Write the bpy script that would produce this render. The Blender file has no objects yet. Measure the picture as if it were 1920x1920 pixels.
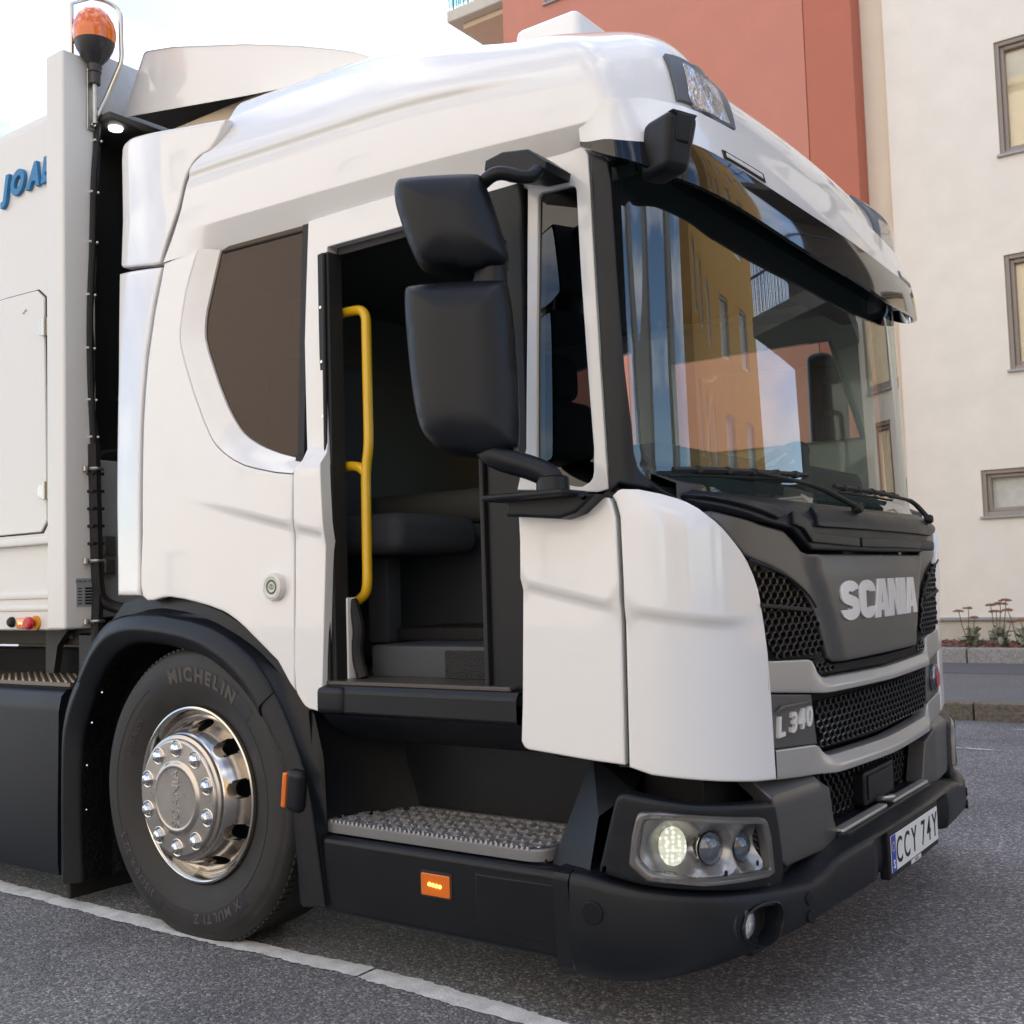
import bpy, bmesh, math, random
import numpy as np
from mathutils import Vector, Matrix
from mathutils.geometry import delaunay_2d_cdt
random.seed(7)
scene = bpy.context.scene
col = scene.collection

# ------------------------------------------------------------------ camera
cam_data = bpy.data.cameras.new('camera'); cam = bpy.data.objects.new('camera', cam_data); col.objects.link(cam)
cam_data.sensor_width = 36; cam_data.lens = 38.65; cam_data.clip_start = .1; cam_data.clip_end = 600
yaw, pitch, roll = math.radians(125.64), math.radians(3.736), math.radians(-1.756)
fw = Vector((math.cos(yaw)*math.cos(pitch), math.sin(yaw)*math.cos(pitch), math.sin(pitch)))
rt = fw.cross(Vector((0, 0, 1))).normalized(); up = rt.cross(fw)
r2 = math.cos(roll)*rt + math.sin(roll)*up; u2 = -math.sin(roll)*rt + math.cos(roll)*up
cam.matrix_world = Matrix(((r2.x, u2.x, -fw.x, 3.188), (r2.y, u2.y, -fw.y, -3.748), (r2.z, u2.z, -fw.z, 1.188), (0, 0, 0, 1)))
cam_data.dof.use_dof = True; cam_data.dof.focus_distance = 3.9; cam_data.dof.aperture_fstop = 6.3
scene.camera = cam

# ------------------------------------------------------------------ sky, sun, exposure
SUN_AZ, SUN_EL = math.radians(112), math.radians(38)
world = bpy.data.worlds.new('World'); scene.world = world; world.use_nodes = True
wn, wl = world.node_tree.nodes, world.node_tree.links; wn.clear()
sky = wn.new('ShaderNodeTexSky'); sky.sky_type = 'NISHITA'; sky.sun_disc = False
sky.sun_elevation = SUN_EL; sky.sun_rotation = math.pi/2 - SUN_AZ
sky.air_density = 1.0; sky.dust_density = .6; sky.ozone_density = 4.0
geo = wn.new('ShaderNodeTexCoord')
mp = wn.new('ShaderNodeMapping'); mp.inputs['Scale'].default_value = (1.6, 1.6, 4.0); mp.inputs['Location'].default_value = (2.3, .4, .2)
nz = wn.new('ShaderNodeTexNoise'); nz.inputs['Scale'].default_value = 1.5; nz.inputs['Detail'].default_value = 7; nz.inputs['Roughness'].default_value = .58
ramp = wn.new('ShaderNodeValToRGB'); ramp.color_ramp.elements[0].position = .45; ramp.color_ramp.elements[1].position = .63
mixc = wn.new('ShaderNodeMixRGB'); mixc.inputs[2].default_value = (7.2, 7.2, 7.2, 1)
bg = wn.new('ShaderNodeBackground'); bg.inputs['Strength'].default_value = .15
wo = wn.new('ShaderNodeOutputWorld')
wl.new(geo.outputs['Generated'], mp.inputs['Vector']); wl.new(mp.outputs[0], nz.inputs['Vector']); wl.new(nz.outputs['Fac'], ramp.inputs[0])
wl.new(ramp.outputs[0], mixc.inputs[0]); wl.new(sky.outputs[0], mixc.inputs[1]); wl.new(mixc.outputs[0], bg.inputs['Color']); wl.new(bg.outputs[0], wo.inputs[0])
sd = bpy.data.lights.new('sun', 'SUN'); sun = bpy.data.objects.new('sun', sd); col.objects.link(sun)
sd.energy = 3.3; sd.angle = math.radians(.53); sd.color = (1, .96, .90)
sdir = Vector((math.cos(SUN_AZ)*math.cos(SUN_EL), math.sin(SUN_AZ)*math.cos(SUN_EL), math.sin(SUN_EL)))
sun.rotation_euler = sdir.to_track_quat('Z', 'Y').to_euler(); sun.location = sdir*60
scene.view_settings.view_transform = 'Standard'; scene.view_settings.look = 'None'; scene.view_settings.gamma = 1
scene.view_settings.use_curve_mapping = False
scene.view_settings.exposure = 1.25
scene.render.engine = 'CYCLES'
scene.cycles.max_bounces = 9; scene.cycles.diffuse_bounces = 4; scene.cycles.glossy_bounces = 5
scene.cycles.transmission_bounces = 8; scene.cycles.transparent_max_bounces = 12
scene.cycles.caustics_reflective = False; scene.cycles.caustics_refractive = False
scene.cycles.use_denoising = True

# ------------------------------------------------------------------ materials
MATS = {}
def mat(name, base, rough=.5, metal=0., coat=0., bump=0., bscale=200., var=0., vscale=6., spec=.5, emit=None, estr=0., trans=0., ior=1.45, alpha=1., bdist=.002, croug=.05):
    if name in MATS: return MATS[name]
    m = bpy.data.materials.new(name); m.use_nodes = True; MATS[name] = m
    n, l = m.node_tree.nodes, m.node_tree.links; b = n['Principled BSDF']
    b.inputs['Base Color'].default_value = (*base, 1); b.inputs['Roughness'].default_value = rough; b.inputs['Metallic'].default_value = metal
    b.inputs['Coat Weight'].default_value = coat; b.inputs['Coat Roughness'].default_value = croug; b.inputs['Specular IOR Level'].default_value = spec
    b.inputs['Transmission Weight'].default_value = trans; b.inputs['IOR'].default_value = ior; b.inputs['Alpha'].default_value = alpha
    if emit: b.inputs['Emission Color'].default_value = (*emit, 1); b.inputs['Emission Strength'].default_value = estr
    tc = n.new('ShaderNodeTexCoord')
    if var > 0:
        t = n.new('ShaderNodeTexNoise'); t.inputs['Scale'].default_value = vscale; t.inputs['Detail'].default_value = 6; t.inputs['Roughness'].default_value = .6
        mx = n.new('ShaderNodeMixRGB'); mx.inputs[1].default_value = (*[c*(1-var) for c in base], 1); mx.inputs[2].default_value = (*[min(1, c*(1+var)) for c in base], 1)
        r = n.new('ShaderNodeMapRange'); r.inputs[1].default_value = .3; r.inputs[2].default_value = .7
        l.new(tc.outputs['Object'], t.inputs['Vector']); l.new(t.outputs['Fac'], r.inputs[0]); l.new(r.outputs[0], mx.inputs[0]); l.new(mx.outputs[0], b.inputs['Base Color'])
        rr = n.new('ShaderNodeMapRange'); rr.inputs[1].default_value = .3; rr.inputs[2].default_value = .7; rr.inputs[3].default_value = rough*.88; rr.inputs[4].default_value = min(1, rough*1.14)
        l.new(t.outputs['Fac'], rr.inputs[0]); l.new(rr.outputs[0], b.inputs['Roughness'])
    if bump > 0:
        t = n.new('ShaderNodeTexNoise'); t.inputs['Scale'].default_value = bscale; t.inputs['Detail'].default_value = 3
        bp = n.new('ShaderNodeBump'); bp.inputs['Strength'].default_value = bump; bp.inputs['Distance'].default_value = bdist
        l.new(tc.outputs['Object'], t.inputs['Vector']); l.new(t.outputs['Fac'], bp.inputs['Height']); l.new(bp.outputs[0], b.inputs['Normal'])
    return m
def glass_mat(name, tint=(.8, .9, .88), rough=0.0, ior=1.62):
    """a thin pane: fresnel reflection over tinted clear glass"""
    if name in MATS: return MATS[name]
    m = bpy.data.materials.new(name); m.use_nodes = True; MATS[name] = m
    n, l = m.node_tree.nodes, m.node_tree.links; n.clear()
    o = n.new('ShaderNodeOutputMaterial'); mx = n.new('ShaderNodeMixShader'); f0 = ((ior-1)/(ior+1))**2
    ge = n.new('ShaderNodeNewGeometry'); dt = n.new('ShaderNodeVectorMath'); dt.operation = 'DOT_PRODUCT'; l.new(ge.outputs['Incoming'], dt.inputs[0]); l.new(ge.outputs['Normal'], dt.inputs[1])
    def mth(op, a, b=None):
        q = n.new('ShaderNodeMath'); q.operation = op
        for i_, s_ in enumerate((a, b)):
            if s_ is None: continue
            if isinstance(s_, (int, float)): q.inputs[i_].default_value = s_
            else: l.new(s_, q.inputs[i_])
        return q.outputs[0]
    fac = mth('ADD', mth('MULTIPLY', mth('POWER', mth('SUBTRACT', 1., mth('ABSOLUTE', dt.outputs['Value'])), 5.), 1-f0), f0)
    tr = n.new('ShaderNodeBsdfTransparent'); tr.inputs[0].default_value = (*tint, 1); gl = n.new('ShaderNodeBsdfGlossy'); gl.inputs['Roughness'].default_value = rough
    gl.inputs[0].default_value = (1, 1, 1, 1)
    l.new(fac, mx.inputs[0]); l.new(tr.outputs[0], mx.inputs[1]); l.new(gl.outputs[0], mx.inputs[2]); l.new(mx.outputs[0], o.inputs[0])
    return m

# ------------------------------------------------------------------ objects
def link(name, me, material, parent=None, smooth=True, angle=35):
    if smooth:
        me.polygons.foreach_set('use_smooth', [True]*len(me.polygons))
        me.set_sharp_from_angle(angle=math.radians(angle))
    if material: me.materials.append(material)
    o = bpy.data.objects.new(name, me); col.objects.link(o)
    if parent: o.parent = parent
    if smooth and len(me.polygons) > 5:
        w = o.modifiers.new('weighted_normals', 'WEIGHTED_NORMAL'); w.keep_sharp = True
    return o
def tag(o, label=None, cat=None, group=None, kind=None):
    if label: o['label'] = label
    if cat: o['category'] = cat
    if group: o['group'] = group
    if kind: o['kind'] = kind
    return o
def empty(name, loc=(0, 0, 0)):
    o = bpy.data.objects.new(name, None); col.objects.link(o); o.location = loc; o.empty_display_size = .2; return o
class MB:
    """collects shapes that belong to ONE object"""
    def __init__(s): s.v = []; s.f = []
    def add(s, v, f):
        b = len(s.v); s.v += [tuple(p) for p in v]; s.f += [tuple(b+i for i in q) for q in f]; return s
    def bm(s, bm):
        bm.verts.ensure_lookup_table(); bm.verts.index_update()
        return s.add([v.co[:] for v in bm.verts], [[v.index for v in f.verts] for f in bm.faces])
    def box(s, lo, hi, r=0., seg=2, rot=None, taper=None):
        bm = bmesh.new(); bmesh.ops.create_cube(bm, size=1)
        c = [(a+b)/2 for a, b in zip(lo, hi)]; d = [abs(b-a) for a, b in zip(lo, hi)]
        for v in bm.verts: v.co = Vector((v.co.x*d[0], v.co.y*d[1], v.co.z*d[2]))
        if r > 0: bmesh.ops.bevel(bm, geom=list(bm.edges), offset=min(r, min(d)*.49), segments=seg, affect='EDGES', profile=.5)
        for v in bm.verts:
            if rot is not None: v.co = rot @ v.co
            v.co += Vector(c)
        s.bm(bm); bm.free(); return s
    def tube(s, path, r, seg=10, closed=False, cap=True):
        P = [Vector(p) for p in path]; n = len(P); rr = r if isinstance(r, (list, tuple)) else [r]*n
        rings = []; prev = None
        for i in range(n):
            a = P[i-1] if (i > 0 or closed) else P[i]; b = P[(i+1) % n] if (i < n-1 or closed) else P[i]
            t = (b-a).normalized()
            if prev is None:
                ref = Vector((0, 0, 1)) if abs(t.z) < .9 else Vector((1, 0, 0)); x = t.cross(ref).normalized()
            else: x = (prev - t*prev.dot(t)).normalized()
            prev = x; y = t.cross(x)
            rings.append([P[i]+(x*math.cos(2*math.pi*k/seg)+y*math.sin(2*math.pi*k/seg))*rr[i] for k in range(seg)])
        v = [p[:] for q in rings for p in q]; f = []
        for i in range(n if closed else n-1):
            for k in range(seg):
                a, b = i*seg, ((i+1) % n)*seg; f.append((a+k, a+(k+1) % seg, b+(k+1) % seg, b+k))
        if cap and not closed: f += [tuple(range(seg))[::-1], tuple((n-1)*seg+k for k in range(seg))]
        return s.add(v, f)
    def lathe(s, prof, origin, axis='Y', seg=48, cap0=False, cap1=False):
        """prof: (radius, along) pairs round an axis through origin"""
        v = []; f = []; n = len(prof)
        for r, a in prof:
            for k in range(seg):
                c, q = math.cos(2*math.pi*k/seg)*r, math.sin(2*math.pi*k/seg)*r
                p = {'Y': (c, a, q), 'X': (a, c, q), 'Z': (c, q, a)}[axis]
                v.append((origin[0]+p[0], origin[1]+p[1], origin[2]+p[2]))
        for i in range(n-1):
            for k in range(seg): f.append((i*seg+k, i*seg+(k+1) % seg, (i+1)*seg+(k+1) % seg, (i+1)*seg+k))
        if cap0: f.append(tuple(range(seg)))
        if cap1: f.append(tuple((n-1)*seg+k for k in range(seg)))
        return s.add(v, f)
    def grid(s, rows, flip=False):
        n, m = len(rows), len(rows[0]); f = []
        for i in range(n-1):
            for j in range(m-1):
                q = (i*m+j, i*m+j+1, (i+1)*m+j+1, (i+1)*m+j); f.append(q[::-1] if flip else q)
        return s.add([p for r in rows for p in r], f)
    def build(s, name, material, parent=None, smooth=True, angle=35, recalc=True):
        me = bpy.data.meshes.new(name); me.from_pydata(s.v, [], s.f); me.update()
        if recalc:
            bm = bmesh.new(); bm.from_mesh(me); bmesh.ops.recalc_face_normals(bm, faces=bm.faces); bm.to_mesh(me); bm.free()
        return link(name, me, material, parent, smooth, angle)
def bent(pts, r, n=5):
    """round the corners of a polyline in space"""
    P = [Vector(p) for p in pts]; out = [P[0]]
    for i in range(1, len(P)-1):
        a, b, c = P[i-1], P[i], P[i+1]; ra = min(r, (a-b).length*.48); rb = min(r, (c-b).length*.48)
        A = b+(a-b).normalized()*ra; C = b+(c-b).normalized()*rb
        out += [(1-k/n)**2*A+2*(1-k/n)*(k/n)*b+(k/n)**2*C for k in range(n+1)]
    return out+[P[-1]]
def spl(pts, n=4, closed=False):
    P = [np.array(p, float) for p in pts]; N = len(P); out = []
    for i in range(N if closed else N-1):
        g = (lambda k: P[k % N]) if closed else (lambda k: P[min(max(k, 0), N-1)])
        p0, p1, p2, p3 = g(i-1), g(i), g(i+1), g(i+2)
        for k in range(n):
            t = k/n; out.append(.5*((2*p1)+(-p0+p2)*t+(2*p0-5*p1+4*p2-p3)*t*t+(-p0+3*p1-3*p2+p3)*t**3))
    if not closed: out.append(P[-1])
    return out

# ------------------------------------------------------------------ panels: a closed outline on a surface becomes a curved plate with rounded edges
def YP(y): return lambda u, v: np.stack([np.asarray(u, float), y+0*np.asarray(u, float), np.asarray(v, float)], -1)
def YPb(y): return lambda u, v: np.stack([-np.asarray(u, float), y+0*np.asarray(u, float), np.asarray(v, float)], -1)   # faces +y, u = -x
def XP(x): return lambda u, v: np.stack([x+0*np.asarray(u, float), np.asarray(u, float), np.asarray(v, float)], -1)
def ZP(z): return lambda u, v: np.stack([np.asarray(u, float), np.asarray(v, float), z+0*np.asarray(u, float)], -1)
def resample(poly, h):
    out = []
    for i in range(len(poly)):
        a, b = np.array(poly[i], float), np.array(poly[(i+1) % len(poly)], float); k = max(1, int(np.ceil(np.linalg.norm(b-a)/h)))
        out += [a+(b-a)*j/k for j in range(k)]
    return np.array(out)
def area2(P): return float(np.sum(P[:, 0]*np.roll(P[:, 1], -1)-np.roll(P[:, 0], -1)*P[:, 1]))
def inset(P, d):
    a = np.roll(P, 1, 0); b = np.roll(P, -1, 0)
    e1 = P-a; e2 = b-P; e1 /= np.maximum(np.linalg.norm(e1, axis=1, keepdims=True), 1e-9); e2 /= np.maximum(np.linalg.norm(e2, axis=1, keepdims=True), 1e-9)
    n1 = np.stack([-e1[:, 1], e1[:, 0]], 1); n2 = np.stack([-e2[:, 1], e2[:, 0]], 1); m = n1+n2
    l = np.sum(m*n1, 1, keepdims=True); m = m/np.maximum(l, .35)
    return P+m*d
def inside(poly, pts):
    x, y = pts[:, 0], pts[:, 1]; r = np.zeros(len(pts), bool); n = len(poly)
    for i in range(n):
        (x1, y1), (x2, y2) = poly[i], poly[(i+1) % n]
        c = ((y1 > y) != (y2 > y)); xi = (x2-x1)*(y-y1)/((y2-y1) if y2 != y1 else 1e-12)+x1; r ^= c & (x < xi)
    return r
def panel_geo(F, poly, off=0., thick=.02, r=.004, h=.05, gap=.0, holes=(), extra=None):
    P = resample(poly, h); P = P if area2(P) > 0 else P[::-1]
    if gap: P = inset(P, gap)
    H = []
    for q in holes:
        q = resample(q, h); H.append(q[::-1] if area2(q) > 0 else q)
    loops = [P]+H; prof = [(0., -r), (.13*r, -.5*r), (.5*r, -.13*r), (r, 0.), (1.9*r, 0.)] if r > 0 else [(0., 0.)]
    UV = []; HT = []; F_ = []
    inner = []
    for L in loops:
        n = len(L); rows = [(L, -thick)]+[(inset(L, d), hh) for d, hh in prof]
        base = len(UV)
        for q, hh in rows: UV += list(q); HT += [hh]*n
        for k in range(len(rows)-1):
            for j in range(n): F_.append((base+k*n+j, base+k*n+(j+1) % n, base+(k+1)*n+(j+1) % n, base+(k+1)*n+j))
        inner.append((base+(len(rows)-1)*n, n, rows[-1][0]))
    lo, hi = inner[0][2].min(0), inner[0][2].max(0)
    gx, gy = np.meshgrid(np.arange(lo[0]+h*.5, hi[0], h), np.arange(lo[1]+h*.5, hi[1], h)); G = np.stack([gx.ravel(), gy.ravel()], 1)
    if extra is not None:
        dd = np.array([np.min(np.abs(extra[np.argsort(np.abs(extra[:, 0]-g_[0]))[:6], 1]-g_[1])) for g_ in G]); G = np.vstack([G[dd > h*.35], extra])
    if len(G):
        k = inside(inset(inner[0][2], min(h*.35, .012)), G)
        for _, _, q in inner[1:]: k &= ~inside(inset(q, min(h*.35, .012)), G)
        G = G[k]
    vin = []; edges = []; idx = []
    for b, n, q in inner:
        s0 = len(vin); vin += [Vector((float(a), float(c))) for a, c in q]; edges += [(s0+j, s0+(j+1) % n) for j in range(n)]; idx += list(range(b, b+n))
    vin += [Vector((float(a), float(c))) for a, c in G]
    b = len(UV); UV += list(G); HT += [0.]*len(G); idx += list(range(b, b+len(G)))
    vo, eo, fo, ov, oe, of = delaunay_2d_cdt(vin, edges, [], 0, 1e-7)
    mp_ = {}
    for k, src in enumerate(ov):
        if src: mp_[k] = idx[src[0]]
        else:
            mp_[k] = len(UV); UV.append(np.array(vo[k][:])); HT.append(0.)
    cen = np.array([[sum(vo[i][0] for i in f)/len(f), sum(vo[i][1] for i in f)/len(f)] for f in fo]) if fo else np.zeros((0, 2))
    if len(cen):
        k = inside(inner[0][2], cen)
        for _, _, q in inner[1:]: k &= ~inside(q, cen)
        ar = lambda f: abs((vo[f[1]][0]-vo[f[0]][0])*(vo[f[2]][1]-vo[f[0]][1])-(vo[f[2]][0]-vo[f[0]][0])*(vo[f[1]][1]-vo[f[0]][1]))
        F_ += [tuple(mp_[i] for i in f) for f, kk in zip(fo, k) if kk and ar(f) > 2e-7]
    UV = np.array(UV); HT = np.array(HT)
    o = off(UV[:, 0], UV[:, 1]) if callable(off) else off
    X = F(UV[:, 0], UV[:, 1])+normal(F, UV[:, 0], UV[:, 1])*(HT+o)[:, None]
    return X, F_
def panel(name, m, F, poly, parent=None, off=0., thick=.02, r=.004, h=.05, gap=0., holes=(), angle=50, extra=None):
    X, f = panel_geo(F, poly, off, thick, r, h, gap, holes, extra)
    me = bpy.data.meshes.new(name); me.from_pydata([tuple(p) for p in X], [], f); me.update()
    return link(name, me, m, parent, True, angle)
def mirror_poly(p): return [(-a, b) for a, b in p][::-1]
def rect(u0, u1, v0, v1, r=0., n=4):
    if r <= 0: return [(u0, v0), (u1, v0), (u1, v1), (u0, v1)]
    o = []
    for cx, cy, a0 in ((u1-r, v0+r, -90), (u1-r, v1-r, 0), (u0+r, v1-r, 90), (u0+r, v0+r, 180)):
        for k in range(n+1): a = math.radians(a0+90*k/n); o.append((cx+r*math.cos(a), cy+r*math.sin(a)))
    return o
def disc(cx, cy, ru, rv=None, n=24, ph=0): rv = rv or ru; return [(cx+ru*math.cos(2*math.pi*k/n+ph), cy+rv*math.sin(2*math.pi*k/n+ph)) for k in range(n)]

# ------------------------------------------------------------------ lettering
def glyph(ch, extrude=.1, offset=0., shear=0., bevel=.0):
    cu = bpy.data.curves.new('glyph', 'FONT'); cu.body = ch; cu.size = 1; cu.extrude = extrude; cu.offset = offset; cu.shear = shear; cu.bevel_depth = bevel; cu.resolution_u = 4
    o = bpy.data.objects.new('glyph', cu); col.objects.link(o)
    dg = bpy.context.evaluated_depsgraph_get(); me = o.evaluated_get(dg).to_mesh()
    v = np.array([p.co[:] for p in me.vertices]) if len(me.vertices) else np.zeros((0, 3)); f = [tuple(p.vertices) for p in me.polygons]
    o.evaluated_get(dg).to_mesh_clear(); bpy.data.objects.remove(o); bpy.data.curves.remove(cu)
    return v, f
def word(txt, height, fn, m, parent, extrude=.004, offset=0., shear=0., xs=1., gap=.12, name='letter', center=True, one=False):
    """letters laid along u, one object each; fn(u, v, w) gives the point in space"""
    G = []; x = 0; cap = glyph('H', 0)[0][:, 1].max()
    for ch in txt:
        if ch == ' ': x += .35*xs; continue
        v, f = glyph(ch, .5, offset, shear); lo, hi = v[:, 0].min(), v[:, 0].max()
        G.append((v-np.array([lo, 0, 0]), f, x)); x += (hi-lo)*xs+gap
    tot = x-gap; s = height/cap; out = []; mb = MB()
    for v, f, x0 in G:
        u = (v[:, 0]*xs+x0-(tot/2 if center else 0))*s; vv = v[:, 1]*s; w = (v[:, 2]+.5)*extrude
        pts = [tuple(fn(a, b, c)) for a, b, c in zip(u, vv, w)]
        if one: mb.add(pts, f)
        else: out.append(MB().add(pts, f).build(name, m, parent, True, 30))
    if one: out.append(mb.build(name, m, parent, True, 30))
    return out
def stroke(pts, w):
    """closed outline of a thick pen line"""
    P = np.array(pts, float); n = len(P); L = []; Rr = []
    for i in range(n):
        a, b = P[max(i-1, 0)], P[min(i+1, n-1)]; t = (b-a)/np.linalg.norm(b-a); nn = np.array([-t[1], t[0]]); L.append(P[i]+nn*w/2); Rr.append(P[i]-nn*w/2)
    return [tuple(p) for p in L]+[tuple(p) for p in Rr[::-1]]

# ---------- the cab as smooth surfaces (metres): body S(t, z), bumper SB(t, z), roof R(t, v)
def _bez(P0,P1,P2,P3,n=121):
    u=np.linspace(0,1,n)[:,None]
    B=(1-u)**3*np.array(P0)+3*(1-u)**2*u*np.array(P1)+3*(1-u)*u**2*np.array(P2)+u**3*np.array(P3)
    L=np.concatenate([[0],np.cumsum(np.linalg.norm(np.diff(B,axis=0),axis=1))])
    return B,L
def _cub(xk,yk):
    """natural cubic spline through the knots"""
    xk=np.asarray(xk,float);yk=np.asarray(yk,float);n=len(xk);h=np.diff(xk);A=np.zeros((n,n));r=np.zeros(n);A[0,0]=A[-1,-1]=1
    for i in range(1,n-1): A[i,i-1]=h[i-1];A[i,i]=2*(h[i-1]+h[i]);A[i,i+1]=h[i];r[i]=6*((yk[i+1]-yk[i])/h[i]-(yk[i]-yk[i-1])/h[i-1])
    m=np.linalg.solve(A,r)
    def f(x):
        x=np.clip(np.asarray(x,float),xk[0],xk[-1]);i=np.clip(np.searchsorted(xk,x)-1,0,n-2);a=xk[i+1]-x;b=x-xk[i];hh=h[i]
        return (m[i]*a**3+m[i+1]*b**3)/(6*hh)+(yk[i]/hh-m[i]*hh/6)*a+(yk[i+1]/hh-m[i+1]*hh/6)*b
    return f
class Plan:
    """half plan of the cab: flat front arc, rounded corner, straight side; t runs along the outline, 0 at the middle of the front"""
    def __init__(s,x0,k,tf,xs,w,h1,h2):
        s.x0,s.k,s.tf,s.xs,s.w=x0,k,tf,xs,w
        xe=x0-k*tf*tf; sl=-2*k*tf
        s.B,s.L=_bez((xe,tf),(xe+sl*h1,tf+h1),(xs+h2,w),(xs,w)); s.lc=s.L[-1]
    def __call__(s,t):
        a=np.abs(t)
        x=np.where(a<s.tf,s.x0-s.k*a*a,np.where(a<s.tf+s.lc,np.interp(a-s.tf,s.L,s.B[:,0]),s.xs-(a-s.tf-s.lc)))
        y=np.where(a<s.tf,a,np.where(a<s.tf+s.lc,np.interp(a-s.tf,s.L,s.B[:,1]),s.w))
        return x,np.sign(t)*y
PC=Plan(2.022,.065,.9,1.68,1.25,.2,.18)
PB=Plan(2.105,.075,.78,1.60,1.275,.28,.26)
def sst(a,b,x):
    u=np.clip((x-a)/(b-a),0,1); return u*u*(3-2*u)
def front_dx(z):
    return -.09*sst(1.34,1.46,z)-.022*np.clip(z-1.45,0,1)
def side_in(z): return .03*np.clip((z-1.5)/.9,0,1.3)**1.5
def S(t,z):
    t=np.asarray(t,float);z=np.asarray(z,float);a=np.abs(t)
    x,y=PC(t)
    w=1-sst(1.12,1.40,a)
    return np.stack([x+front_dx(z)*w,y-np.sign(t)*side_in(z)*sst(.7,1.3,a),z],-1)
def bump_dx(z): return -.02*np.clip((.22-z)/.08,0,1)
def SB(t,z):
    t=np.asarray(t,float);z=np.asarray(z,float)
    x,y=PB(t); a=np.abs(t)
    ins=.03*np.clip((.24-z)/.1,0,1.2)**2
    return np.stack([x-ins*(1-sst(.9,1.4,a)),y-np.sign(t)*ins*sst(.8,1.3,a),z],-1)
# roof: v = 0 gutter .. 1 inner ring
_v=np.array([0,.08,.16,.30,.44,.56,.68,.78,.88,1.])
_ins=np.array([0.,.0,.0,.004,.016,.04,.09,.16,.27,.42])
_h=np.array([-.02,.06,.14,.30,.46,.60,.75,.86,.95,1.])
_zx=np.array([-.6,.3,.7,1.0,1.2,1.4,1.6,1.75,1.9]);_zt=np.array([3.11,3.09,3.075,3.06,3.025,2.975,2.92,2.89,2.87])
_fi=_cub(_v,_ins);_fh=_cub(_v,_h);_fz=_cub(_zx,_zt)
def zgut(x): return np.interp(x,[-.5,.1,.6,1.65,2.1],[2.44,2.43,2.418,2.385,2.385])
def _rin(t):
    """inner ring of the roof: same parameter, gentler corner"""
    a=np.abs(t); q=np.clip((a-.9)/.508,0,1)*np.pi/2
    y=np.where(a<.9,a*.62/.9,.62+.22*np.sin(q)); x=np.where(a<1.408,.72+.42*np.cos(q),.72-(a-1.408)*.93/1.86)
    return x,np.sign(t)*y
def R(t,v):
    t=np.asarray(t,float);v=np.asarray(v,float);a=np.abs(t)
    x,y=PC(t); xi,yi=_rin(t)
    lf=sst(1.12,1.45,a); x=x-.125*(1-lf); y=y-np.sign(t)*.03*sst(.7,1.3,a)
    ff=1-sst(.95,1.5,a)
    w=np.maximum(np.maximum(_fi(v),0),.062*(1-v/.14)*(1-sst(2.95,3.12,a)))/.42
    w=w*(1+WF*ff*(1-w))
    zg=zgut(x);z=zg+(_fz(x)-zg)*_fh(v)
    hb=np.exp(-((a-.98)/.20)**2)*np.sin(np.pi*np.clip(v,0,1))
    z=z+.05*hb; x=x+.02*hb
    return np.stack([x+(xi-x)*w,y+(yi-y)*w,z],-1)
WF=-.15
def normal(F,u,v,e=1e-3):
    u=np.asarray(u,float);v=np.asarray(v,float)
    n=np.cross(F(u+e,v)-F(u-e,v),F(u,v+e)-F(u,v-e))
    return n/np.maximum(np.linalg.norm(n,axis=-1,keepdims=True),1e-12)
def crease(t,z):
    x=S(t,z)[...,0]; zc=1.527-.232*x
    return .014*np.clip((np.asarray(z,float)-zc+.022)/.022,0,1)*sst(-.1,.5,x)*sst(.93,1.1,np.abs(t))
def o_post(t,z):
    f=sst(-2.0,-1.8,np.asarray(t,float)); z=np.asarray(z,float)
    return crease(t,z)*(1-f)-.04*(sst(1.585,1.645,z)*(1-f)+f)
def o_green(t,z): return -.04+0*np.asarray(t,float)
def o_glass(t,z): return -.055+0*np.asarray(t,float)
def o_defl(t,z):
    x=S(t,z)[...,0]; d=np.clip(-.18-x,0,1); return .004-.35*d*d

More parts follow.
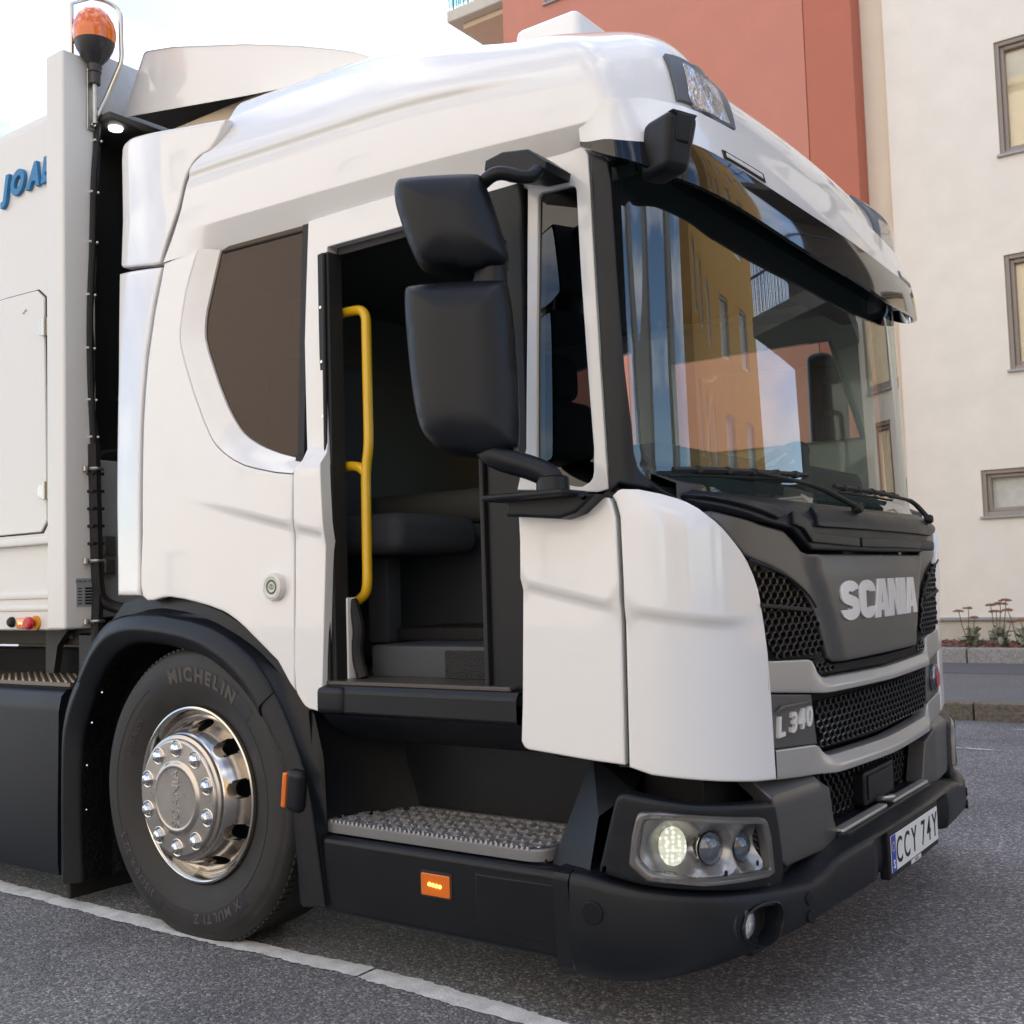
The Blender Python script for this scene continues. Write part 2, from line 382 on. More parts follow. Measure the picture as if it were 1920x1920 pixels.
OUT={
 'quarter_window':[(-3.0065,2.4195),(-3.0015,2.4263),(-2.9941,2.4316),(-2.9844,2.4353),(-2.9579,2.4382),(-2.5755,2.4356),(-2.5692,2.4343),(-2.5661,2.4307),(-2.5697,2.021),(-2.5775,1.6373),(-2.5793,1.633),(-2.5878,1.6323),(-2.6646,1.65),(-2.7404,1.6745),(-2.7873,1.694),(-2.8303,1.7171),(-2.8507,1.7305),(-2.87,1.7455),(-2.888,1.7629),(-2.9207,1.8026),(-2.9494,1.8432),(-2.9858,1.9059),(-3.0208,1.9733),(-3.0619,2.0601),(-3.0794,2.1106),(-3.0834,2.1409),(-3.0815,2.1781),(-3.0742,2.2187),(-3.016,2.4006)],
 'chamfer_in':[(-2.993,2.4228),(-3.0036,2.3952),(-3.0615,2.2142),(-3.0688,2.1738),(-3.0707,2.1367),(-3.0668,2.1065),(-3.0493,2.0563),(-2.9855,1.9246),(-2.9373,1.8403),(-2.9087,1.7999),(-2.8762,1.7604),(-2.8583,1.7431),(-2.8391,1.7281),(-2.8187,1.7149),(-2.7759,1.6918),(-2.73,1.6718),(-2.6656,1.649),(-2.5597,1.6204)],
 'chamfer_out':[(-3.0697,2.4323),(-3.1177,2.3205),(-3.1335,2.278),(-3.1482,2.2136),(-3.1585,2.1502),(-3.1599,2.1284),(-3.1573,2.1036),(-3.15,2.0756),(-3.1254,2.0128),(-3.0732,1.9021),(-3.0154,1.7965),(-2.9803,1.7417),(-2.9627,1.7193),(-2.9452,1.7013),(-2.9099,1.675),(-2.8535,1.6422),(-2.7936,1.6178),(-2.7304,1.601),(-2.6371,1.5803),(-2.5506,1.5678)],
 'side_panel':[(-3.0697,2.4323),(-3.1177,2.3205),(-3.1335,2.278),(-3.1482,2.2136),(-3.1585,2.1502),(-3.1599,2.1284),(-3.1573,2.1036),(-3.15,2.0756),(-3.1254,2.0128),(-3.0732,1.9021),(-3.0154,1.7965),(-2.9803,1.7417),(-2.9627,1.7193),(-2.9452,1.7013),(-2.9099,1.675),(-2.8535,1.6422),(-2.7936,1.6178),(-2.7304,1.601),(-2.6371,1.5803),(-2.5506,1.5678),(-2.5562,1.4202),(-2.5624,1.3739),(-2.5733,.9412),(-2.5729,.8623),(-2.6021,.8906),(-2.6536,.9571),(-2.8131,1.0666),(-2.8559,1.092),(-2.8987,1.1129),(-2.9247,1.1224),(-2.9918,1.1403),(-3.0666,1.1556),(-3.1401,1.1681),(-3.2152,1.177),(-3.2571,1.1741),(-3.302,1.1663),(-3.3425,1.1649),(-3.371,1.1817),(-3.3824,1.2221),(-3.3814,1.2792),(-3.3709,1.4156),(-3.3683,1.7839),(-3.3657,1.8557),(-3.36,1.9375),(-3.3471,2.0663),(-3.3131,2.2437),(-3.2807,2.3607),(-3.2677,2.4187),(-3.1497,2.4292)],
 'deflector_upper':[(-3.5864,2.9452),(-3.5829,2.954),(-3.5761,2.9609),(-3.5661,2.966),(-3.5532,2.9694),(-3.5165,2.9717),(-3.486,2.9698),(-3.1996,2.9227),(-2.9177,2.8788),(-2.9595,2.8197),(-2.9975,2.7908),(-3.0102,2.7838),(-3.023,2.7805),(-3.061,2.7772),(-3.0859,2.7681),(-3.1099,2.7537),(-3.1322,2.7336),(-3.1536,2.7043),(-3.1637,2.6836),(-3.1909,2.6053),(-3.2478,2.5014),(-3.2849,2.4211),(-3.3276,2.4217),(-3.5526,2.4626),(-3.572,2.4688),(-3.5823,2.4773),(-3.584,2.4824),(-3.5933,2.9085)],
 'deflector_lower':[(-3.5966,2.4469),(-3.5936,2.4518),(-3.5838,2.4527),(-3.2744,2.4067),(-3.3118,2.2936),(-3.3312,2.2203),(-3.345,2.1468),(-3.3582,2.0943),(-3.3626,2.0685),(-3.377,1.9397),(-3.3834,1.8579),(-3.3863,1.786),(-3.3898,1.3524),(-3.3892,1.1839),(-3.5645,1.1864),(-3.5747,2.0486)],
 'door_frame':[(-2.5327,2.4241),(-2.3764,2.4251),(-1.5475,2.4199),(-1.52,2.418),(-1.4935,2.4133),(-1.46,2.4034),(-1.4494,2.3964),(-1.4422,2.3865),(-1.4354,2.3723),(-1.3911,1.4316),(-1.4296,1.4256),(-1.6976,1.4514),(-1.662,1.5705),(-1.6509,1.9386),(-1.6455,2.3201),(-1.6487,2.3267),(-1.6544,2.3279),(-1.8157,2.325),(-2.1088,2.3101),(-2.4349,2.3129),(-2.4374,2.3084),(-2.4366,1.8902),(-2.4153,1.3661),(-2.4459,.8848),(-2.459,.8054),(-2.4612,.8013),(-2.466,.7998),(-2.5101,.8072),(-2.5281,.8147),(-2.5418,.8264),(-2.5632,.852),(-2.5705,.8668),(-2.5757,.9463),(-2.5646,1.188),(-2.5599,1.3737),(-2.5537,1.42),(-2.5506,1.5713),(-2.5266,1.6127),(-2.542,2.0129)],
 'front_quarter_window':[(-1.605,2.2866),(-1.6019,2.2965),(-1.5931,2.3012),(-1.499,2.2976),(-1.4855,2.294),(-1.4812,2.2901),(-1.4774,2.278),(-1.4674,2.0586),(-1.4366,1.5485),(-1.439,1.4843),(-1.4428,1.4681),(-1.4526,1.4566),(-1.4777,1.4463),(-1.4932,1.4472),(-1.5841,1.4698),(-1.5964,1.4748),(-1.609,1.4881),(-1.6229,1.5148),(-1.6257,1.5241),(-1.6159,1.9327)],
 'lower_door_panel':[(-1.6598,1.4309),(-1.369,1.4101),(-1.3611,1.4064),(-1.3534,1.3908),(-1.3468,1.3526),(-1.3448,1.1856),(-1.3521,.7129),(-1.3548,.7074),(-1.4679,.7138),(-1.656,.7286),(-1.6683,.7332),(-1.6727,.7367),(-1.6828,.7531),(-1.6748,.8673),(-1.6614,1.1702),(-1.6573,1.3046)],
 'corner_panel':[(-1.3555,1.407),(-1.3552,1.4124),(-1.3363,1.4254),(-1.3269,1.4285),(-1.3161,1.429),(-1.2651,1.4247),(-1.1978,1.4086),(-1.16,1.3946),(-1.1427,1.3847),(-1.1018,1.3504),(-1.0824,1.3396),(-1.0574,1.3224),(-.9753,1.2597),(-.9441,1.2308),(-.9165,1.1928),(-.8967,1.1563),(-.8875,1.1266),(-.87,1.0473),(-.8585,.9765),(-.8511,.884),(-.8431,.6293),(-.8444,.6267),(-.8518,.6259),(-.9515,.6356),(-1.0956,.6547),(-1.2859,.6835),(-1.3458,.7035),(-1.3393,1.1855),(-1.3412,1.3522),(-1.3472,1.3917)],
 'a_pillar':[(-1.4098,2.3557),(-1.3425,2.3254),(-1.3264,2.257),(-1.3066,1.9976),(-1.2818,1.7507),(-1.2555,1.5933),(-1.2507,1.5221),(-1.2364,1.4891),(-1.2293,1.4798),(-1.2194,1.4724),(-1.1848,1.4555),(-1.1502,1.4427),(-1.1904,1.4319),(-1.3311,1.4451),(-1.3681,1.4225),(-1.401,2.1251)],
 'windscreen':[(-1.337,2.3284),(-1.3271,2.2603),(-1.304,2.0001),(-1.2759,1.7525),(-1.2478,1.5948),(-1.2428,1.5233),(-1.2281,1.4903),(-1.2208,1.4809),(-1.2109,1.4735),(-1.1765,1.4572),(-1.0346,1.4396),(-.7762,1.4351),(-.4546,1.4244),(-.0287,1.4142),(.3556,1.4152),(.7414,1.774),(.6902,2.2025),(.0171,2.2101),(-.543,2.2499),(-.948,2.2864),(-1.1621,2.3276)],
 'hood':[(-1.0882,1.3568),(-1.0887,1.3608),(-1.0786,1.367),(-1.0529,1.3762),(-1.0379,1.3782),(-.7251,1.3289),(-.6476,1.3088),(-.5781,1.2844),(-.5396,1.2777),(.3806,1.2478),(.4409,1.2495),(.4913,1.2575),(.754,1.345),(.9248,1.3571),(.9534,1.2361),(.701,1.189),(.6327,1.1576),(.607,1.1389),(.5601,1.0685),(.4674,.9525),(.4589,.9471),(.4345,.9373),(.3938,.9269),(.3577,.9206),(.3156,.9178),(-.4424,.92),(-.4693,.9225),(-.4911,.9276),(-.5078,.9349),(-.5191,.9435),(-.5867,1.058),(-.6154,1.1215),(-.6483,1.1582),(-.6624,1.1692),(-.6993,1.1883),(-.7637,1.2103),(-.8328,1.2243),(-.9187,1.235),(-.9567,1.2439),(-.9794,1.2612),(-1.0106,1.297),(-1.0532,1.3323)],
 'upper_grille':[(-.9288,1.2388),(-.7926,1.2218),(-.7216,1.2076),(-.6553,1.1852),(-.6172,1.1658),(-.5897,1.1432),(-.5688,1.1173),(-.56,1.1029),(-.5388,1.0559),(-.4749,.9337),(-.4754,.9276),(-.4931,.9249),(-.5607,.9275),(-.8477,.9546),(-.8472,1.0252),(-.8627,1.1144),(-.8909,1.1887)],
 'upper_grille_bar':[(-.8955,1.1197),(-.5942,1.0944),(-.5886,1.08),(-.8935,1.1094)],
 'grille_gap':[(-.5684,.9378),(-.567,.9435),(-.5576,.9454),(-.4975,.9389),(-.4572,.9166),(-.4376,.9113),(-.4139,.9095),(.4204,.9007),(.5851,.9302),(.635,.9232),(.6071,.9077),(.5837,.9009),(.4508,.883),(-.4997,.902),(-.5253,.9055),(-.5552,.9147),(-.5617,.92)],
 'silver_band_upper':[(-.8762,.9556),(-.609,.9346),(-.5948,.9187),(-.5863,.9122),(-.5739,.9072),(-.5363,.8993),(.401,.8801),(.4352,.882),(.5209,.8968),(.5537,.9071),(.5772,.9217),(.6048,.9274),(.9022,.9417),(.8846,.8569),(.5931,.8369),(.4913,.8342),(-.5799,.8405),(-.598,.8406),(-.8665,.8705)],
 'badge_panel':[(-.8424,.8648),(-.5868,.8375),(-.5601,.6866),(-.83,.7098)],
 'middle_grille':[(-.5579,.8281),(-.5543,.8319),(-.5473,.8323),(-.4945,.8299),(.609,.8216),(.6333,.8187),(.6366,.8148),(.5798,.6765),(.5759,.6724),(.5562,.6674),(-.5118,.6642),(-.5318,.6671),(-.539,.6733),(-.5456,.684)],
 'silver_band_lower':[(-.8481,.7115),(-.5892,.688),(-.5652,.6731),(-.5541,.6698),(-.5412,.669),(.4528,.6723),(.4902,.6746),(.5031,.6772),(.5289,.6907),(.843,.7071),(.8283,.6286),(.5933,.6227),(.4928,.6229),(-.5021,.6089),(-.7206,.6156),(-.8469,.6303)],
 'lower_grille':[(-.561,.5811),(-.3236,.5712),(.5247,.5629),(.5054,.409),(-.4344,.4198),(-.4547,.5166)],
 'headlamp_housing':[(-1.3818,.6165),(-1.3753,.6301),(-1.3686,.6362),(-1.356,.6407),(-1.3461,.6405),(-1.1808,.6079),(-.9114,.5786),(-.8967,.5747),(-.8878,.568),(-.8857,.5636),(-.8737,.5229),(-.8585,.4345),(-.8581,.3775),(-.8814,.3472),(-1.1535,.3899),(-1.3214,.4125),(-1.4317,.4321),(-1.4341,.4343),(-1.434,.4379)],
 'headlamp_bezel':[(-1.3232,.5832),(-1.3185,.5934),(-1.3103,.5985),(-1.2652,.5983),(-.9843,.5544),(-.9662,.5486),(-.9546,.5387),(-.9393,.4948),(-.9308,.4009),(-.9352,.3974),(-.9445,.3971),(-1.0507,.4063),(-1.1743,.4123),(-1.3021,.4249),(-1.3388,.4588),(-1.3441,.4682),(-1.3349,.5355)],
 'headlamp_bowl':[(-1.3092,.561),(-1.3074,.5677),(-1.3002,.5765),(-1.2891,.5794),(-1.1938,.5735),(-.996,.5394),(-.9796,.5302),(-.971,.5164),(-.962,.4852),(-.9528,.4183),(-.9546,.4154),(-.9631,.4127),(-1.1738,.4255),(-1.2885,.4456),(-1.2961,.4502),(-1.3146,.4697),(-1.3219,.4843),(-1.3216,.4961)],
 'lamp_corner_trim':[(-.9366,.6375),(-.7365,.6157),(-.7392,.5895),(-.6646,.562),(-.6568,.5582),(-.6524,.5538),(-.6403,.48),(-.5946,.4138),(-.6517,.4091),(-.6661,.4112),(-.8128,.464),(-.8276,.4711),(-.8328,.4751),(-.8389,.484),(-.8603,.5484),(-.8779,.58)],
 'bumper_top_edge':[(-1.5543,.4242),(-1.5358,.4245),(-1.5163,.4235),(-1.4849,.4202),(-1.3658,.4022),(-1.2482,.3871),(-1.1724,.3787),(-1.0093,.3651),(-.8558,.3563),(-.8234,.3555),(-.7988,.357),(-.7805,.3606),(-.7646,.365),(-.7073,.3777),(-.6848,.3819),(-.6554,.3854),(-.6116,.388),(-.5559,.3899),(-.4614,.3918)],
 'fog_recess':[(-1.0924,.2876),(-1.0794,.3193),(-1.0471,.334),(-1.0361,.3371),(-1.0119,.339),(-.9904,.3364),(-.9774,.3296),(-.9732,.3248),(-.9678,.3123),(-.9668,.2959),(-.9682,.2872),(-.9747,.2673),(-.9798,.2575),(-.9863,.2497),(-.9944,.2442),(-1.0142,.2375),(-1.0242,.2363),(-1.0448,.2391),(-1.0705,.2496),(-1.0872,.264)],
 'arch_outer':[(-.7979,.0907),(-.7964,.4433),(-.7926,.5979),(-.7895,.646),(-.7831,.6898),(-.7725,.7288),(-.7586,.764),(-.7281,.8234),(-.7135,.8461),(-.667,.9007),(-.5926,1.0012),(-.5758,1.0197),(-.5437,1.0492),(-.4924,1.0845),(-.4737,1.0938),(-.4522,1.1017),(-.3989,1.1126),(-.3403,1.1186),(-.2537,1.1206),(-.1562,1.1149),(-.0052,1.0955),(.0991,1.075),(.1734,1.0507),(.2513,1.0148),(.3218,.9715),(.3642,.937),(.4041,.8928),(.4653,.8102),(.5057,.7394),(.5532,.6402),(.5736,.582),(.5947,.5011),(.6464,.2042)],
 'arch_inner':[(-.6735,.101),(-.6826,.2795),(-.6834,.3937),(-.6808,.5048),(-.6746,.5879),(-.6695,.6235),(-.6619,.6574),(-.6516,.6889),(-.6246,.7447),(-.59,.8033),(-.569,.8348),(-.5123,.9093),(-.4832,.9381),(-.4496,.9626),(-.4312,.9733),(-.3907,.991),(-.3446,1.0039),(-.2936,1.0113),(-.2381,1.012),(-.1095,1.0026),(-.0129,.9898),(.0413,.9791),(.0677,.9716),(.1212,.9505),(.1926,.9139),(.2517,.8743),(.3111,.8238),(.3299,.8046),(.3654,.7616),(.4127,.6936),(.4397,.6485),(.4514,.623),(.4618,.5941),(.4789,.5303),(.4953,.4398),(.5067,.3286),(.5175,.1941)],
 'visor_white':[(-1.4224,.122),(-1.4178,.1367),(-1.4101,.1465),(-1.3775,.1833),(-1.3548,.2032),(-1.3278,.2177),(-1.2966,.226),(-1.1403,.245),(-1.114,.2428),(-1.0171,.218),(-.9238,.2211),(-.6885,.3021),(-.6016,.3121),(-.5263,.307),(-.4181,.2921)],
 'lamp_pod':[(-1.0481,.4542),(-1.0473,.4596),(-1.0449,.4612),(-.9355,.455),(-.7536,.6053),(-.8328,.4899),(-.825,.4917),(-.7168,.6182),(-.7999,.506),(-.6844,.6266),(-.6872,.309),(-.8107,.2555),(-1.0224,.2409),(-1.0358,.3334)],
 'lamp_lens':[(-.9892,.4137),(-.9878,.4207),(-.9842,.4228),(-.8811,.424),(-.8164,.4487),(-.8023,.4532),(-.7913,.4534),(-.7832,.4492),(-.7779,.4413),(-.7284,.3062),(-.7905,.2815),(-.9407,.2365),(-.9686,.2521),(-.976,.2635)],
 'spoiler_side':[(-.635,3.4505),(-.6245,3.459),(-.6079,3.4607),(-.4386,3.4245),(-.0039,3.2972),(.2888,3.1978),(.4873,3.1208),(.5732,3.0839),(.6838,3.0242),(.285,3.0501),(-.0084,3.0945),(-.7672,3.222),(-.7728,3.2257),(-.7721,3.2309)],
}

# ------------------------------------------------------------------ setting materials
def asphalt_mat(name, base, speck, scale=150., patch=.25):
    m = bpy.data.materials.new(name); m.use_nodes = True; MATS[name] = m
    n, l = m.node_tree.nodes, m.node_tree.links; b = n['Principled BSDF']; tc = n.new('ShaderNodeTexCoord')
    vo = n.new('ShaderNodeTexVoronoi'); vo.inputs['Scale'].default_value = scale; vo.inputs['Randomness'].default_value = 1
    nzz = n.new('ShaderNodeTexNoise'); nzz.inputs['Scale'].default_value = scale*1.6; nzz.inputs['Detail'].default_value = 4; nzz.inputs['Roughness'].default_value = .7
    big = n.new('ShaderNodeTexNoise'); big.inputs['Scale'].default_value = 1.1; big.inputs['Detail'].default_value = 6
    for t in (vo, nzz, big): l.new(tc.outputs['Object'], t.inputs['Vector'])
    cr = n.new('ShaderNodeValToRGB'); e = cr.color_ramp.elements
    e[0].position = 0; e[0].color = (*[c*.55 for c in base], 1); e[1].position = 1; e[1].color = (*speck, 1)
    a = cr.color_ramp.elements.new(.45); a.color = (*base, 1); a = cr.color_ramp.elements.new(.8); a.color = (*[c*1.5 for c in base], 1)
    sep = n.new('ShaderNodeSeparateColor'); l.new(vo.outputs['Color'], sep.inputs[0]); l.new(sep.outputs[0], cr.inputs[0])
    m1 = n.new('ShaderNodeMixRGB'); m1.blend_type = 'MULTIPLY'; m1.inputs[0].default_value = 1; mr = n.new('ShaderNodeMapRange'); mr.inputs[1].default_value = .3; mr.inputs[2].default_value = .7; mr.inputs[3].default_value = 1-patch; mr.inputs[4].default_value = 1+patch*.6
    cmb = n.new('ShaderNodeCombineColor'); l.new(big.outputs['Fac'], mr.inputs[0])
    for k in range(3): l.new(mr.outputs[0], cmb.inputs[k])
    l.new(cr.outputs[0], m1.inputs[1]); l.new(cmb.outputs[0], m1.inputs[2])
    m2 = n.new('ShaderNodeMixRGB'); m2.blend_type = 'MULTIPLY'; m2.inputs[0].default_value = .8; mr2 = n.new('ShaderNodeMapRange'); mr2.inputs[1].default_value = .35; mr2.inputs[2].default_value = .65; mr2.inputs[3].default_value = .45; mr2.inputs[4].default_value = 1.35
    c2 = n.new('ShaderNodeCombineColor'); l.new(nzz.outputs['Fac'], mr2.inputs[0])
    for k in range(3): l.new(mr2.outputs[0], c2.inputs[k])
    l.new(m1.outputs[0], m2.inputs[1]); l.new(c2.outputs[0], m2.inputs[2]); l.new(m2.outputs[0], b.inputs['Base Color'])
    b.inputs['Roughness'].default_value = .72
    bp = n.new('ShaderNodeBump'); bp.inputs['Strength'].default_value = .9; bp.inputs['Distance'].default_value = .004
    ad = n.new('ShaderNodeMath'); ad.operation = 'SUBTRACT'; l.new(nzz.outputs['Fac'], ad.inputs[0]); l.new(vo.outputs['Distance'], ad.inputs[1]); l.new(ad.outputs[0], bp.inputs['Height']); l.new(bp.outputs[0], b.inputs['Normal'])
    return m
M_ASPH = asphalt_mat('asphalt', (.165, .161, .164), (.52, .50, .48), 125., .34)
M_ASPH2 = asphalt_mat('asphalt_old', (.19, .182, .18), (.50, .47, .45), 135., .32)
M_PAVE = asphalt_mat('pavement_asphalt', (.16, .16, .165), (.3, .29, .28), 200., .12)
M_GRAN = mat('granite', (.30, .28, .26), .8, var=.4, vscale=45, bump=.6, bscale=60, bdist=.01)
M_GRAN_D = mat('granite_weathered', (.17, .14, .10), .85, var=.5, vscale=35, bump=.7, bscale=60, bdist=.01)
def render_mat(name, c, var=.05): return mat(name, c, .85, var=var, vscale=2.5, bump=.35, bscale=140, bdist=.004)
M_RED = render_mat('red_render', (.50, .165, .105)); M_RED2 = render_mat('red_render_lit', (.58, .235, .165))  # second red is the same render, lightened to paint in its brighter lighting
M_CREAM = render_mat('cream_render', (.86, .80, .70), .04); M_CREAM2 = render_mat('yellow_cream_render', (.86, .78, .62), .03)
M_OCHRE = render_mat('ochre_render', (.56, .33, .09)); M_GREYW = render_mat('grey_render', (.33, .33, .32)); M_WARM = render_mat('warm_render', (.70, .61, .50))
M_FRAME = mat('window_frame', (.33, .28, .24), .5); M_SILL = mat('sill_metal', (.36, .36, .37), .45, .3); M_WPANE = glass_mat('window_pane', (.97, .97, .95), ior=1.7)
M_BLIND = mat('blind', (.88, .72, .46), .9, var=.05, vscale=3); M_CURT = mat('curtain', (.80, .79, .76), .9, var=.12, vscale=9); M_DARKROOM = mat('dark_room', (.05, .05, .055), .9)
M_CONC = mat('concrete', (.46, .42, .37), .85, var=.12, vscale=5, bump=.3, bscale=120); M_RAIL = mat('rail_steel', (.10, .10, .11), .45, .6)

# ------------------------------------------------------------------ ground
g = MB(); g.add([(-150, -150, 0), (150, -150, 0), (150, 150, 0), (-150, 150, 0)], [(0, 1, 2, 3)])
tag(g.build('road', M_ASPH, smooth=False), 'dark speckled asphalt road under the white truck', kind='structure')
g = MB(); g.add([(-150, -9, .004), (150, -9, .004), (150, -1.235, .004), (-150, -1.235, .004)], [(0, 1, 2, 3)])
tag(g.build('parking_strip', M_ASPH2, smooth=False), 'paler older asphalt strip beside the white line', kind='structure')
M_LINE = mat('line_paint', (.70, .69, .66), .8, var=.22, vscale=14, bump=.8, bscale=170, bdist=.004)
random.seed(3); ln = MB()
def lc_(x): return float(np.interp(x, [-1.3, .1, .75, 1.2, 1.5, 3], [-.014, -.006, .022, -.002, -.024, -.06]))
def edge_wobble(x): return .004*math.sin(x*5.3)+.003*math.sin(x*19.1+1)+.002*math.sin(x*57+2)
for x0, x1 in ((-8.3, .765), (.771, 9.)):
    xs_ = np.arange(x0, x1+.001, .012); rows = [[], []]
    for x in xs_:
        rows[0].append((x, -1.276+lc_(x)+edge_wobble(x)+random.uniform(-.004, .004), .008)); rows[1].append((x, -1.190+lc_(x)+edge_wobble(x+4)+random.uniform(-.004, .004), .008))
    ln.grid(rows)
tag(ln.build('line_marking', M_LINE, smooth=False), 'worn pale line painted along the road by the wheel', kind='structure')
fl = MB(); random.seed(11)
for x0, y0, L, w in ((1.35, 5.05, .55, .05), (2.0, 4.9, .7, .045), (1.9, 4.55, .35, .05), (1.2, 4.0, .3, .03), (2.6, 4.2, .4, .04)):
    k = 9; fl.grid([[(x0+L*i/k, y0+random.uniform(-.012, .012), .004) for i in range(k+1)], [(x0+L*i/k, y0+w*(.4+.6*math.sin(math.pi*i/k))+random.uniform(-.015, .015), .004) for i in range(k+1)]])
tag(fl.build('faded_marking', M_LINE, smooth=False), 'flaked scraps of white paint on the road near the kerb', kind='structure')
pv = MB(); pv.box((-60, 5.62, -.1), (60, 9.50, .125)); pav = tag(pv.build('pavement', M_PAVE, smooth=False), 'grey pavement between the road kerb and the planting bed', kind='structure')
random.seed(5)
for i, x in enumerate(np.arange(-6., 9., 1.0)):
    b = MB(); b.box((x+.004, 5.46+random.uniform(-.006, .006), -.1), (x+.994, 5.618, .14+random.uniform(-.004, .004)), .018, 2); b.build('kerb_stone', M_GRAN_D, pav)
wk = MB(); wk.box((-60, 8.2, .1), (60, 9.5, .131)); wk.build('paving_strip', mat('dark_paving', (.11, .11, .12), .8, var=.2, vscale=8), pav)
bed = MB(); bed.box((-20, 9.70, -.1), (8, 11.25, .24)); bedo = tag(bed.build('planting_bed', mat('soil', (.055, .035, .025), .95, var=.3, vscale=20), smooth=False), 'narrow planting bed along the foot of the cream building', kind='structure')
for x in np.arange(-6., 8., 1.0):
    b = MB(); b.box((x+.004, 9.505+random.uniform(-.004, .004), -.1), (x+.995, 9.70, .30+random.uniform(-.005, .005)), .025, 2); b.build('kerb_stone', M_GRAN, bedo)
mu = MB(); random.seed(9)
for i in range(2600):
    x, y = random.uniform(-2.5, 3.5), random.uniform(9.72, 11.2); a, t1, t2 = random.uniform(0, 6.3), random.uniform(-.5, .5), random.uniform(-.5, .5)
    rot_ = Matrix.Rotation(a, 3, 'Z') @ Matrix.Rotation(t1, 3, 'X') @ Matrix.Rotation(t2, 3, 'Y'); z = .25+random.uniform(0, .045)
    s1, s2 = random.uniform(.02, .05), random.uniform(.009, .02)
    mu.box((x-s1, y-s2, z-.004), (x+s1, y+s2, z+.004), 0, rot=rot_)
tag(mu.build('bark_mulch', mat('bark', (.20, .10, .075), .9, var=.6, vscale=30), smooth=False), 'red-brown bark mulch covering the planting bed', 'mulch', kind='stuff')

# ------------------------------------------------------------------ buildings
def wall_box(name, m, lo, hi, parent): return MB().box(lo, hi).build(name, m, parent, False)
def window_y(parent, x0, x1, z0, z1, y, depth=.14, inner=M_BLIND, mull=True, sgn=-1):
    """window in a wall whose outer face is at y and looks along sgn*y: opening lined by a frame, pane set back, sill in front"""
    d = -sgn; fr = MB(); w = .055
    for lo, hi in (((x0, z0), (x0+w, z1)), ((x1-w, z0), (x1, z1)), ((x0+w, z0), (x1-w, z0+w)), ((x0+w, z1-w), (x1-w, z1))):
        ya, yb = y+d*.03, y+d*(depth+.04); fr.box((lo[0], min(ya, yb), lo[1]), (hi[0], max(ya, yb), hi[1]), .006, 1)
    if mull:
        w2 = .05; ya, yb = y+d*.075, y+d*(depth+.03)
        for lo, hi in (((x0+w, z0+w), (x0+w+w2, z1-w)), ((x1-w-w2, z0+w), (x1-w, z1-w)), ((x0+w+w2, z0+w), (x1-w-w2, z0+w+w2)), ((x0+w+w2, z1-w-w2), (x1-w-w2, z1-w))):
            fr.box((lo[0], min(ya, yb), lo[1]), (hi[0], max(ya, yb), hi[1]), .008, 1)
    win = fr.build('window', M_FRAME, parent, True)
    yp = y+d*depth; MB().box((x0+w, min(yp, yp+d*.012), z0+w), (x1-w, max(yp, yp+d*.012), z1-w)).build('pane', M_WPANE, win, False)
    yb = y+d*(depth+.03); MB().box((x0+.01, min(yb, yb+d*.02), z0+.01), (x1-.01, max(yb, yb+d*.02), z1-.01)).build('blind', inner, win, False)
    ys = sorted((y+sgn*.05, y+d*.03)); MB().box((x0-.03, ys[0], z0-.035), (x1+.03, ys[1], z0-.002), .005, 1).build('sill', M_SILL, win)
    return win
def facade(name, m, parent, x0, x1, y, z0, z1, wins, thick=.3, sgn=-1):
    F = YP(y) if sgn < 0 else YPb(y)
    if sgn > 0: hs = [rect(-b, -a, c, d) for a, b, c, d in wins]; pl = rect(-x1, -x0, z0, z1)
    else: hs = [rect(a, b, c, d) for a, b, c, d in wins]; pl = rect(x0, x1, z0, z1)
    X, f = panel_geo(F, pl, 0, thick, 0, 50., 0, hs); me = bpy.data.meshes.new(name); me.from_pydata([tuple(p) for p in X], [], f); me.update()
    return link(name, me, m, parent, False)

# cream building on the right
cb = empty('cream_apartment_building', (3, 12, 0))
tag(cb, 'cream rendered apartment building with beige framed windows behind the truck', 'building'); cb.location = (0, 0, 0)
wins = [(.331, 1.75, 6.52, 8.02), (.30, 1.75, 3.72, 5.21), (-.13, 1.2, 1.87, 2.465), (.331, 1.75, 9.3, 10.8), (.331, 1.75, 12.1, 13.6), (3.0, 3.9, 1.1, 3.3)]
wins += [(a, a+1.5, z, z+1.5) for a in (2.7,) for z in (6.52, 9.3, 12.1)] + [(2.7, 4.2, 3.72, 5.2)]
facade('wall', M_CREAM, cb, -1.06, 7.6, 11.3, .56, 19, wins)
facade('plinth', mat('plinth_render', (.62, .56, .46), .85, var=.08, vscale=4), cb, -1.06, 7.6, 11.325, 0, .552, [])
MB().box((-1.06, 11.27, .535), (7.6, 11.33, .575), .004, 1).build('plinth_strip', M_SILL, cb)
for i, w in enumerate(wins): window_y(cb, *w, 11.3, inner=M_CURT if i in (2, 7) else M_BLIND)
wall_box('side_wall', M_CREAM, (7.3, 11.61, 0), (7.6, 22, 19), cb); wall_box('roof', M_CONC, (-1.06, 11.2, 19.0), (7.7, 22, 19.3), cb); wall_box('inner_wall', M_DARKROOM, (-1.0, 11.9, 0), (7.25, 12.0, 19), cb)
MB().box((4.5, 11.27, .6), (7.58, 11.298, 18.8)).build('reflection_dark_sheet', mat('reflection_dark', (.16, .145, .13), .8), cb, False)  # flat dark sheet out of view, added to darken the windscreen reflection
